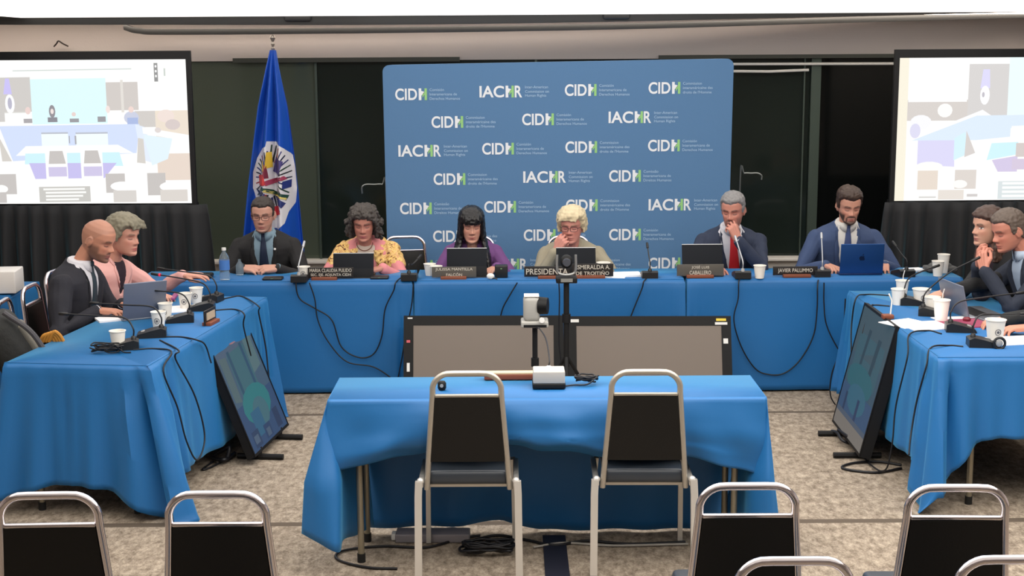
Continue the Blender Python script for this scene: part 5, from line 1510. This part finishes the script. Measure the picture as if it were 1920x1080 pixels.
    # ---- hair
    if hair:
        hm, fn = hair
        mb = MB(); amp, ns = fn(mb, HM, T)
        remeshed(local(mb), 'hair', .0042, 1, [hm], root, noise_amp=amp, noise_sc=ns, seed=H.y)
    if glasses:
        gm_, kind = glasses
        mb = MB()
        for s in (-1, 1):
            pts = []
            for k in range(20):
                a = 2 * math.pi * k / 20
                cx = math.copysign(abs(math.cos(a)) ** .6, math.cos(a)) * .025; cz = math.copysign(abs(math.sin(a)) ** .7, math.sin(a)) * .016
                pts.append((s * .032 + cx, .100 - .12 * (abs(s * .032 + cx)) ** 1.3 * 1.5, cz))
            mb.tube(pts, .0017, 6, 0, HM, closed=True)
            mb.tube([(s * .057, .090, .006), (s * .072, .05, .006), (s * .077, -.01, .004), (s * .074, -.03, -.01)], .0018, 6, 0, HM)
        mb.tube([(-.008, .104, .004), (0, .107, .007), (.008, .104, .004)], .0017, 6, 0, HM)
        g = local(mb).build('glasses', gm_, root)
    return root, T, HM, o, arms

def hairline(y, table): return np.interp(y, [t[0] for t in table], [t[1] for t in table])
SHORT = [(-.11, -.075), (-.06, -.07), (-.03, -.045), (-.005, -.015), (.02, -.012), (.03, .03), (.055, .058), (.09, .066)]
def short_hair(th, top=0., table=SHORT, amp=.004, ns=70, part=0.):
    def fn(mb, HM, T):
        def off(X, Y, Z):
            h = Z - hairline(Y, table) - .25 * np.abs(X) * (Y > .03)
            th_ = th * (1 + top * sm(.03, .1, Z)) * (1 + part * np.sign(X) * .3)
            return -.013 + (th_ + .013) * sm(-.007, .008, h)
        vs, fs = head_surface(face=False, off=off); mb.add([HM @ V(v) for v in vs], fs)
        return amp, ns
    return fn
def strands(mb, HM, paths, r):
    for P in paths: mb.caps([HM @ V(p) for p in smooth_path(P, 4)], [r * (1 - .35 * i / (4 * (len(P) - 1))) for i in range(4 * (len(P) - 1) + 1)], 0, 8)
def long_straight(mb, HM, T):
    tb = [(-.11, -.12), (-.02, -.11), (.02, -.02), (.04, .02), (.06, .034), (.095, .028)]
    def off(X, Y, Z):
        h = Z - hairline(Y, tb); return -.013 + .030 * sm(-.006, .006, h)
    vs, fs = head_surface(face=False, off=off, width=1.04); mb.add([HM @ V(v) for v in vs], fs)
    P = []
    Hi = HM.inverted()
    for s in (-1, 1):
        for k in range(11):
            a = k / 10
            y = .055 - .15 * a
            x = s * (.066 + .016 * math.sin(a * math.pi) - .03 * a * a)
            ln = .26 + .03 * math.sin(k * 2.3)
            top = HM @ V((x, y * .9, .03)); mid = HM @ V((x * 1.16, y, -.09)); e = mid + V((0, 0, -.13)) + T.side * 0 + T.f * (.05 - .10 * a); e2 = e + V((0, 0, -ln + .09)) + T.f * .035 * (1 - a)
            e.x += (HM @ V((s * .03, 0, 0)) - HM.translation).x; e2.x = e.x + (HM @ V((s * .012, 0, 0)) - HM.translation).x
            P.append([Hi @ top, Hi @ mid, Hi @ e, Hi @ e2])
    strands(mb, HM, P, .017)
    for k in range(7):  # fringe
        x = -.045 + .015 * k
        strands(mb, HM, [[(x * .8, .055, .10), (x, .092, .07), (x * 1.05, .098, .034)]], .009)
    return .004, 60
def curly(mb, HM, T):
    rnd = random.Random(2)
    tb = [(-.11, -.1), (-.02, -.09), (.02, -.02), (.04, .03), (.06, .05), (.095, .06)]
    def off(X, Y, Z): return -.013 + .035 * sm(-.006, .006, Z - hairline(Y, tb))
    vs, fs = head_surface(face=False, off=off, width=1.05); mb.add([HM @ V(v) for v in vs], fs)
    for k in range(150):
        a = rnd.uniform(0, math.pi * 2); z = rnd.uniform(-.12, .11)
        if math.sin(a) > .15: continue
        rr = .098 * math.sqrt(max(.1, 1 - (max(z, 0) / .135) ** 2)) * (1.12 if z < .02 else 1)
        p = (rr * math.cos(a) * 1.05, rr * math.sin(a) - .01, z)
        mb.ball(p, rnd.uniform(.014, .024), 0, HM, 10, 7)
    for s in (-1, 1):
        for k in range(8): mb.ball((s * (.080 + .008 * math.sin(k * 2)), .036 - .009 * k, .05 - .022 * k), .020, 0, HM, 10, 7)
        for k in range(7):
            q = k / 6
            strands(mb, HM, [[(.02 + s * .006, .07 - .05 * q, .112 + .012 * q), (.02 + s * (.035 + .01 * q), .088 - .05 * q, .088 + .012 * q), (s * .082, .062 - .05 * q, .035), (s * (.092 + .008 * math.sin(k * 2)), .045 - .05 * q, -.03), (s * .088, .04 - .05 * q, -.09)]], .013)
    return .010, 60
def bob(th=.026, low=-.085, sweep=1, amp=.006):
    def fn(mb, HM, T):
        tb = [(-.11, low), (-.02, low + .01), (.012, low + .045), (.03, .0), (.05, .045), (.07, .055), (.095, .058)]
        def off(X, Y, Z):
            h = Z - hairline(Y, tb) + .12 * X * sweep * (Y > .04)
            return -.013 + (th + .013) * sm(-.006, .008, h) * (1 + .25 * sm(0, .09, Z))
        vs, fs = head_surface(face=False, off=off, width=1.04); mb.add([HM @ V(v) for v in vs], fs)
        rnd = random.Random(5)
        for k in range(9):
            x = -.06 + .014 * k
            strands(mb, HM, [[(x * .5 - sweep * .01, .04, .115), (x, .088, .092), (x + sweep * .018, .098, .062 - .1 * abs(x))]], .011)
        for s in (-1, 1):
            for k in range(6): strands(mb, HM, [[(s * .06, .03 - .022 * k, .08), (s * .088, .02 - .022 * k, .02), (s * .085, .018 - .02 * k, low + .03 + .01 * math.sin(k))]], .013)
        return amp, 50
    return fn
def swept_back_long(mb, HM, T):
    tb = [(-.11, -.09), (-.03, -.08), (.0, -.03), (.02, .02), (.04, .05), (.09, .062)]
    def off(X, Y, Z): return -.013 + .030 * sm(-.006, .006, Z - hairline(Y, tb))
    vs, fs = head_surface(face=False, off=off, width=1.04); mb.add([HM @ V(v) for v in vs], fs)
    for s in (-1, 1):
        for k in range(6):
            y = .02 - .02 * k
            strands(mb, HM, [[(s * .06, y, .06), (s * .085, y - .01, -.02), (s * .086, y - .01, -.11), (s * .09, y, -.20)]], .018)
    for k in range(6): strands(mb, HM, [[(-.05 + .02 * k, -.09, .03), (-.06 + .024 * k, -.115, -.06), (-.06 + .024 * k, -.11, -.2)]], .02)
    return .005, 50
def mustache_beard(full=1.):
    def fn(X, Y, Z):
        ax = np.abs(X)
        w = sm(-.078, -.09, Z) * sm(-.0, .03, Y)
        w = np.maximum(w, full * sm(.038, .046, ax) * sm(-.02, -.05, Z) * sm(-.01, .02, Y))
        w = np.maximum(w, sm(.03, .06, Y) * G(Z + .053, .0055) * sm(.034, .026, ax))
        w = np.maximum(w, sm(.03, .06, Y) * G(ax - .03, .006) * sm(-.05, -.06, Z))
        return w
    return fn
def fabric(name, c, r=.85, bump=.25, sc_=9., sheen=.0): return mat(name, c, r, bump=bump, scale=sc_, sheen=sheen)
DN = V((0, -1, 0)); Zp = V((0, 0, 1))
def tabp(u, v, dz=.035): p = onz(u, v, TZ + dz); return V(p)

# 1 man in glasses, dark suit, hands clasped
H1 = ony(493, 403, 9.42)
hands1 = [dict(s=1, w=(H1.x - .115, 9.20, TZ + .040), d=(.9, -.28, .0), n=(0, -.5, .85), side=-1, curl=30), dict(s=-1, w=(H1.x + .125, 9.20, TZ + .040), d=(-.9, -.28, .0), n=(0, -.5, .85), side=1, curl=32)]
r = person('person in glasses and dark suit with clasped hands, seated before the flag', H1, DN, pitch=.12, hip=(H1.x - .01, 9.62, .50), sw=1.10, skin=(206, 158, 138), brow=(48, 38, 34), beard=.75, beard_col=(60, 48, 44),
       beard_fn=lambda X, Y, Z: np.maximum(sm(-.088, -.098, Z) * sm(0, .04, Y), .35 * sm(-.05, -.06, Z) * sm(-.01, .03, Y)), eyes='down', hands=hands1, jacket='jacket', jacket_m=fabric('suit_charcoal', (33, 32, 33)), shirt_m=fabric('shirt_steel_blue', (122, 146, 160), .7, .1),
       tie_m=fabric('tie_navy', (30, 40, 62), .6, .1), vopen=(.22, .068), hair=(mat('hair_brown', (52, 44, 40), .6), short_hair(.007, .7)), glasses=(mat('frame_brown', (66, 36, 34), .3), 1), collar='shirt', lapel_m=fabric('suit_charcoal', (33, 32, 33)))
p = r[1].pos(.80) + r[1].side * -.085 + r[1].f * .145 - r[3]
MB().ball(tuple(p), (.008, .003, .008)).build('lapel_pin', M_white, r[0])

# 2 woman, curly grey hair, yellow shawl, pink sleeves
H2 = ony(682, 418, 9.38)
hands2 = [dict(s=1, w=(H2.x - .17, 9.16, TZ + .045), d=(.35, -.9, -.1), n=(0, .0, 1), side=-1, curl=35), dict(s=-1, w=(H2.x + .14, 9.14, TZ + .045), d=(-.8, -.5, -.1), n=(0, 0, 1), side=1, curl=30)]
def shawl_mat():
    m = bpy.data.materials.new('shawl_print'); m.use_nodes = True; nt = m.node_tree; b = nt.nodes['Principled BSDF']
    tc = nt.nodes.new('ShaderNodeTexCoord'); vo = nt.nodes.new('ShaderNodeTexNoise'); vo.inputs['Scale'].default_value = 24; vo.inputs['Distortion'].default_value = 2.5
    cr = nt.nodes.new('ShaderNodeValToRGB'); e = cr.color_ramp.elements
    e[0].position = .34; e[0].color = rgb(96, 56, 44); e[1].position = .43; e[1].color = rgb(212, 160, 84)
    x = e.new(.52); x.color = rgb(236, 208, 132); x = e.new(.62); x.color = rgb(196, 128, 84); x = e.new(.7); x.color = rgb(238, 214, 160)
    nt.links.new(tc.outputs['Object'], vo.inputs['Vector']); nt.links.new(vo.outputs[0], cr.inputs[0]); nt.links.new(cr.outputs[0], b.inputs['Base Color']); b.inputs['Roughness'].default_value = .75
    return m
r = person('person with curly grey hair and a yellow patterned shawl, looking at a tablet', H2, DN, pitch=.26, yaw=.0, hip=(H2.x + .02, 9.62, .50), sw=.93, skin=(202, 142, 124), lips=(176, 90, 96), brow=(86, 66, 58), hands=hands2, jacket='pink_jacket', jacket_m=fabric('pink_wool', (216, 136, 138)),
       shirt_m=fabric('cream_blouse', (206, 190, 176), .7, .1), vopen=(.5, .06), hair=(mat('hair_grey_brown', (66, 60, 56), .6, var=.35, scale=60), curly), trousers=(60, 50, 56), neck_back=.09)
T = r[1]; o = r[3]; mb = MB()
def shm(t, x, ss):
    if ss > .15 and abs(x) < .045 + .03 * (1 - t): return -.035
    return .010 * math.sin(t * 40 + x * 60)
T.loft(mb, .30, .955, .030, 40, 90, shm)
for S, E, W, s in r[4]: mb.caps([S, S.lerp(E, .45)], [.078, .066])
m2 = MB(); m2.v = [(a[0] - o.x, a[1] - o.y, a[2]) for a in mb.v]; m2.f, m2.m, m2.c = mb.f, mb.m, mb.c
remeshed(m2, 'shawl', .006, 2, [shawl_mat()], r[0], .012, 22)
MB().tube([T.pos(.93) + T.side * .055 * math.cos(a) + T.f * (.085 + .03 * math.sin(a)) + V((0, 0, -.05 * max(0, math.sin(a)) + .02)) - o for a in np.linspace(-.3, 3.44, 18)], .0035, 6).build('necklace', mat('bead_brown', (110, 70, 50), .4), r[0])

# 3 woman, long black hair, purple
H3 = ony(884, 421, 9.38)
hands3 = [dict(s=1, w=(H3.x - .12, 9.18, TZ + .040), d=(.5, -.8, -.1), n=(0, 0, 1), side=-1, curl=30), dict(s=-1, w=(H3.x + .17, 9.16, TZ + .040), d=(-.5, -.8, -.1), n=(0, 0, 1), side=1, curl=30)]
person('person with long straight black hair and fringe in a purple top, reading a tablet', H3, DN, pitch=.22, yaw=.08, hip=(H3.x + .01, 9.62, .50), sw=.90, skin=(216, 164, 142), lips=(170, 90, 88), brow=(24, 20, 20), hands=hands3, jacket='purple_top', jacket_m=fabric('purple_knit', (106, 66, 118)),
       shirt_m=fabric('dark_inner', (44, 30, 40), .8, .1), vopen=(.7, .04), hair=(mat('hair_black', (16, 14, 16), .32), long_straight), trousers=(24, 22, 28), neck_back=.08)

# 4 woman, blond-white hair, tan shirt, hand at mouth
H4 = ony(1072, 424, 9.36)
mouth4 = H4 + V((-.055, -.135, -.085))
hands4 = [dict(s=1, w=(mouth4.x - .055, mouth4.y + .02, mouth4.z - .075), d=(.45, -.15, .85), n=(-.45, -.85, .1), side=-1, curl=62, thumb=.1, pole=V((-.5, .1, -.8))), dict(s=-1, w=(H4.x + .19, 9.16, TZ + .040), d=(-.75, -.6, -.1), n=(0, 0, 1), side=1, curl=30)]
M_tan = fabric('tan_shirt', (150, 142, 122))
r = person('person with white-blond hair in a tan shirt, hand held to the mouth', H4, DN, pitch=.10, yaw=-.22, hip=(H4.x + .02, 9.62, .50), sw=1.04, skin=(214, 150, 136), lips=(180, 104, 100), brow=(150, 120, 96), hands=hands4, jacket='tan_shirt', jacket_m=M_tan,
       shirt_m=fabric('skin_top', (196, 134, 120), .6, 0.0), vopen=(.62, .05), hair=(mat('hair_blond', (206, 190, 156), .55, var=.12, scale=50), bob(.024, -.06, 1)), glasses=(mat('frame_dark', (40, 26, 40), .3), 1), collar=True, trousers=(60, 60, 66), lapel_m=M_tan, neck_back=.07)

# 5 man, grey hair, navy suit, red tie, hand at chin
H5 = ony(1374, 394, 9.40)
m5 = H5 + V((-.06, -.12, -.10))
hands5 = [dict(s=-1, w=(m5.x + .075, m5.y - .02, m5.z - .085), d=(-.40, .05, .9), n=(.3, -.9, .2), side=1, curl=58, thumb=.1, pole=V((.6, -.1, -.8))), dict(s=1, w=(H5.x - .16, 9.16, TZ + .040), d=(.3, -.9, -.1), n=(0, 0, 1), side=-1, curl=30)]
M_navy = fabric('suit_navy', (42, 50, 70))
person('person with grey hair, navy suit and red tie, chin on hand', H5, DN, pitch=.22, yaw=-.38, hip=(H5.x + .05, 9.62, .50), sw=1.12, skin=(208, 146, 128), brow=(70, 58, 54), beard=.9, beard_col=(92, 76, 72), beard_fn=mustache_beard(.5), eyes='down', hands=hands5, jacket='jacket', jacket_m=M_navy, lapel_m=M_navy,
       shirt_m=fabric('shirt_white', (206, 204, 210), .7, .1), tie_m=fabric('tie_red', (196, 40, 44), .55, .1), vopen=(.18, .07), hair=(mat('hair_grey', (128, 126, 126), .6, var=.3, scale=60), short_hair(.010, .8)), collar='shirt', neck_back=.07)

# 6 man, brown hair, beard, blue suit
H6 = ony(1592, 386, 9.40)
hands6 = [dict(s=1, w=(H6.x - .19, 9.18, TZ + .040), d=(.4, -.85, -.1), n=(0, 0, 1), side=-1, curl=38), dict(s=-1, w=(H6.x + .20, 9.18, TZ + .040), d=(-.3, -.85, -.1), n=(0, 0, 1), side=1, curl=38)]
M_bsuit = fabric('suit_blue', (58, 74, 108))
person('person with brown hair and dark beard in a blue suit, typing on the blue laptop', H6, DN, pitch=.26, yaw=.02, hip=(H6.x + .0, 9.62, .50), sw=1.18, skin=(212, 158, 136), brow=(50, 36, 30), beard=.95, beard_col=(52, 38, 32), beard_fn=mustache_beard(1.), eyes='down', hands=hands6, jacket='jacket', jacket_m=M_bsuit, lapel_m=M_bsuit,
       shirt_m=fabric('shirt_offwhite', (212, 208, 202), .7, .1), tie_m=fabric('tie_blue', (62, 76, 118), .55, .1), vopen=(.2, .066), hair=(mat('hair_dark_brown', (64, 48, 40), .5, var=.25, scale=60), short_hair(.012, 1.3, part=.4)), collar='shirt', neck_back=.06)

# 7 bald man on the left wing, profile
H7 = ony(184, 450, 7.80)
f7 = V((.97, -.12, 0)).normalized()
lh = tabp(222, 584, .03); 
hands7 = [dict(s=1, w=(lh.x - .10, lh.y - .04, TZ + .045), d=(.95, -.05, -.05), n=(0, 0, 1), side=-1, curl=24), dict(s=-1, w=(lh.x - .02, lh.y + .16, TZ + .045), d=(.85, -.3, -.05), n=(0, 0, 1), side=1, curl=28)]
M_ds = fabric('suit_dark_navy', (35, 35, 43))
person('person with a shaved head and dark suit, in profile at the left wing', H7, f7, pitch=.36, yaw=-.12, hip=(H7.x - .17, H7.y + .04, .50), sw=1.14, skin=(206, 148, 122), brow=(60, 44, 36), beard=.72, beard_col=(84, 62, 54), beard_fn=lambda X, Y, Z: np.maximum(sm(-.048, -.062, Z) * sm(-.03, .0, Y), np.maximum(sm(-.0, -.03, Z) * sm(.046, .054, np.abs(X)) * sm(-.02, .0, Y) * sm(.06, .04, Y), sm(.04, .07, Y) * G(Z + .053, .006) * sm(.03, .02, np.abs(X)))), eyes='down', hands=hands7,
       jacket='jacket', jacket_m=M_ds, lapel_m=M_ds, shirt_m=fabric('shirt_white', (206, 204, 210), .7, .1), tie_m=fabric('tie_green_navy', (36, 52, 62), .6, .1), vopen=(.2, .07), scalp=((150, 112, 96), .45), collar='shirt', neck_back=.12, sleeve_r=1.08)

# 8 woman in pink on the left wing
H8 = ony(232, 442, 8.28)
f8 = V((.95, -.3, 0)).normalized()
wh = ony(330, 524, 8.45)
hands8 = [dict(s=-1, w=(H8.x + .30, 8.48, TZ + .11), d=(.95, -.05, .0), n=(0, -.2, 1), side=1, curl=14), dict(s=1, w=(H8.x + .18, 8.12, TZ + .045), d=(.9, .1, -.05), n=(0, 0, 1), side=-1, curl=28)]
person('person with short grey-blond hair in a pink jacket, one hand reaching forward', H8, f8, pitch=.12, yaw=-.1, hip=(H8.x - .20, H8.y + .08, .50), sw=.94, skin=(214, 160, 140), lips=(186, 84, 86), brow=(120, 96, 80), hands=hands8, jacket='pink_jacket', jacket_m=fabric('pale_pink', (226, 172, 166)), lapel_m=fabric('pale_pink', (226, 172, 166)),
       shirt_m=fabric('dark_inner', (44, 30, 40), .8, .1), vopen=(.6, .055), hair=(mat('hair_ash', (126, 120, 102), .6, var=.3, scale=50), bob(.022, -.045, -1)), trousers=(70, 60, 60), neck_back=.09)

# 9 man on the right wing, profile facing left, hands folded at the mouth
H9 = ony(1892, 432, 7.85)
f9 = V((-.97, -.1, 0)).normalized()
mo = H9 + V((-.15, -.03, -.115))
hands9 = [dict(s=1, w=(mo.x - .01, mo.y + .06, mo.z - .09), d=(-.15, -.5, .9), n=(-.9, .1, .2), side=-1, curl=50, thumb=.2, pole=V((-.2, .4, -.9))), dict(s=-1, w=(mo.x - .01, mo.y - .06, mo.z - .10), d=(-.1, .45, .9), n=(-.8, -.5, .1), side=1, curl=52, thumb=.2, pole=V((-.2, -.35, -.9)))]
M_rs = fabric('suit_slate', (37, 43, 57))
person('person with folded hands at the mouth in a dark navy suit, right wing', H9, f9, pitch=.30, yaw=.1, hip=(H9.x + .30, H9.y + .02, .50), sw=1.12, skin=(204, 140, 120), brow=(80, 62, 54), hands=hands9, jacket='jacket', jacket_m=M_rs, lapel_m=M_rs, shirt_m=fabric('shirt_pale_blue', (170, 186, 206), .7, .1), vopen=(.3, .06),
       hair=(mat('hair_taupe', (92, 80, 72), .6, var=.3, scale=60), short_hair(.009, .7)), collar='shirt', neck_back=.11, beard=.0)

# 10 woman behind him
H10 = ony(1853, 425, 8.35)
f10 = V((-.95, -.2, 0)).normalized()
hp_ = tabp(1768, 566, .05)
hands10 = [dict(s=-1, w=(hp_.x + .05, hp_.y + .02, TZ + .11), d=(-.95, .0, -.3), n=(0, -.2, 1), side=1, curl=26), dict(s=1, w=(hp_.x + .2, hp_.y + .3, TZ + .05), d=(-.9, -.2, 0), n=(0, 0, 1), side=-1, curl=30)]
person('person with long brown hair in a black top, behind the folded hands', H10, f10, pitch=.04, yaw=.1, hip=(H10.x + .22, H10.y + .06, .50), sw=.92, skin=(218, 170, 146), lips=(176, 96, 92), brow=(60, 44, 36), eyes='open', hands=hands10, jacket='black_top', jacket_m=fabric('black_knit', (30, 30, 32)), shirt_m=fabric('dark_inner', (44, 30, 40), .8, .1), vopen=(.7, .05),
       hair=(mat('hair_chestnut', (74, 54, 46), .45, var=.3, scale=50), swept_back_long), trousers=(24, 22, 28), neck_back=.08)

# 11 person mostly outside the frame at the right: only forearm and hand reach in
hx = tabp(1900, 612, .045)
H11 = V((3.15, 6.98, 1.17)); f11 = V((-1, .05, 0)).normalized()
hands11 = [dict(s=-1, w=(hx.x + .07, hx.y - .03, TZ + .045), d=(-.9, .05, -.05), n=(0, 0, 1), side=1, curl=30), dict(s=1, w=(hx.x + .02, hx.y + .18, TZ + .045), d=(-.9, -.25, -.05), n=(0, 0, 1), side=-1, curl=30)]
person('person at the right picture edge, only a hand and forearm in view', H11, f11, pitch=.2, hip=(3.38, 6.98, .50), sw=1.0, skin=(208, 146, 122), hands=hands11, jacket='dark_jacket', jacket_m=fabric('charcoal_knit', (36, 37, 38)), shirt_m=fabric('shirt_white', (206, 204, 210), .7, .1), vopen=(.5, .05),
       hair=(mat('hair_brown', (52, 44, 40), .6), short_hair(.012, .5)), neck_back=.09)

# chairs of the seated people
for (x, y, rz, lab) in [(H1.x, 9.84, math.pi, 'banquet chair under the man in glasses'), (H2.x + .24, 9.88, math.pi + .1, 'pale-framed banquet chair showing right of the yellow shawl'), (H3.x, 9.84, math.pi, 'banquet chair under the woman in purple'),
                    (H4.x, 9.84, math.pi, 'banquet chair under the tan-shirted woman'), (H5.x + .04, 9.84, math.pi, 'banquet chair under the man with the red tie'), (H6.x, 9.84, math.pi, 'banquet chair under the man in the blue suit'),
                    (H7.x - .37, H7.y + .05, -math.pi / 2, 'chrome banquet chair behind the back of the bald man'), (H8.x - .42, H8.y + .12, -math.pi / 2 - .1, 'chrome banquet chair under the woman in pink'),
                    (H9.x + .50, H9.y, math.pi / 2, 'banquet chair under the man with folded hands'), (H10.x + .42, H10.y + .08, math.pi / 2, 'banquet chair under the woman with long brown hair'), (3.6, 6.98, math.pi / 2, 'banquet chair outside the right edge under the half-seen person'), (-2.86, 6.93, -math.pi / 2 + .2, 'banquet chair carrying the dark backpack at the left edge'), (-2.70, 7.36, -math.pi / 2 + .1, 'empty chrome banquet chair between the backpack and the bald man')]:
    make_chair(lab, M_chrome, (x, y, 0), rz, g3)
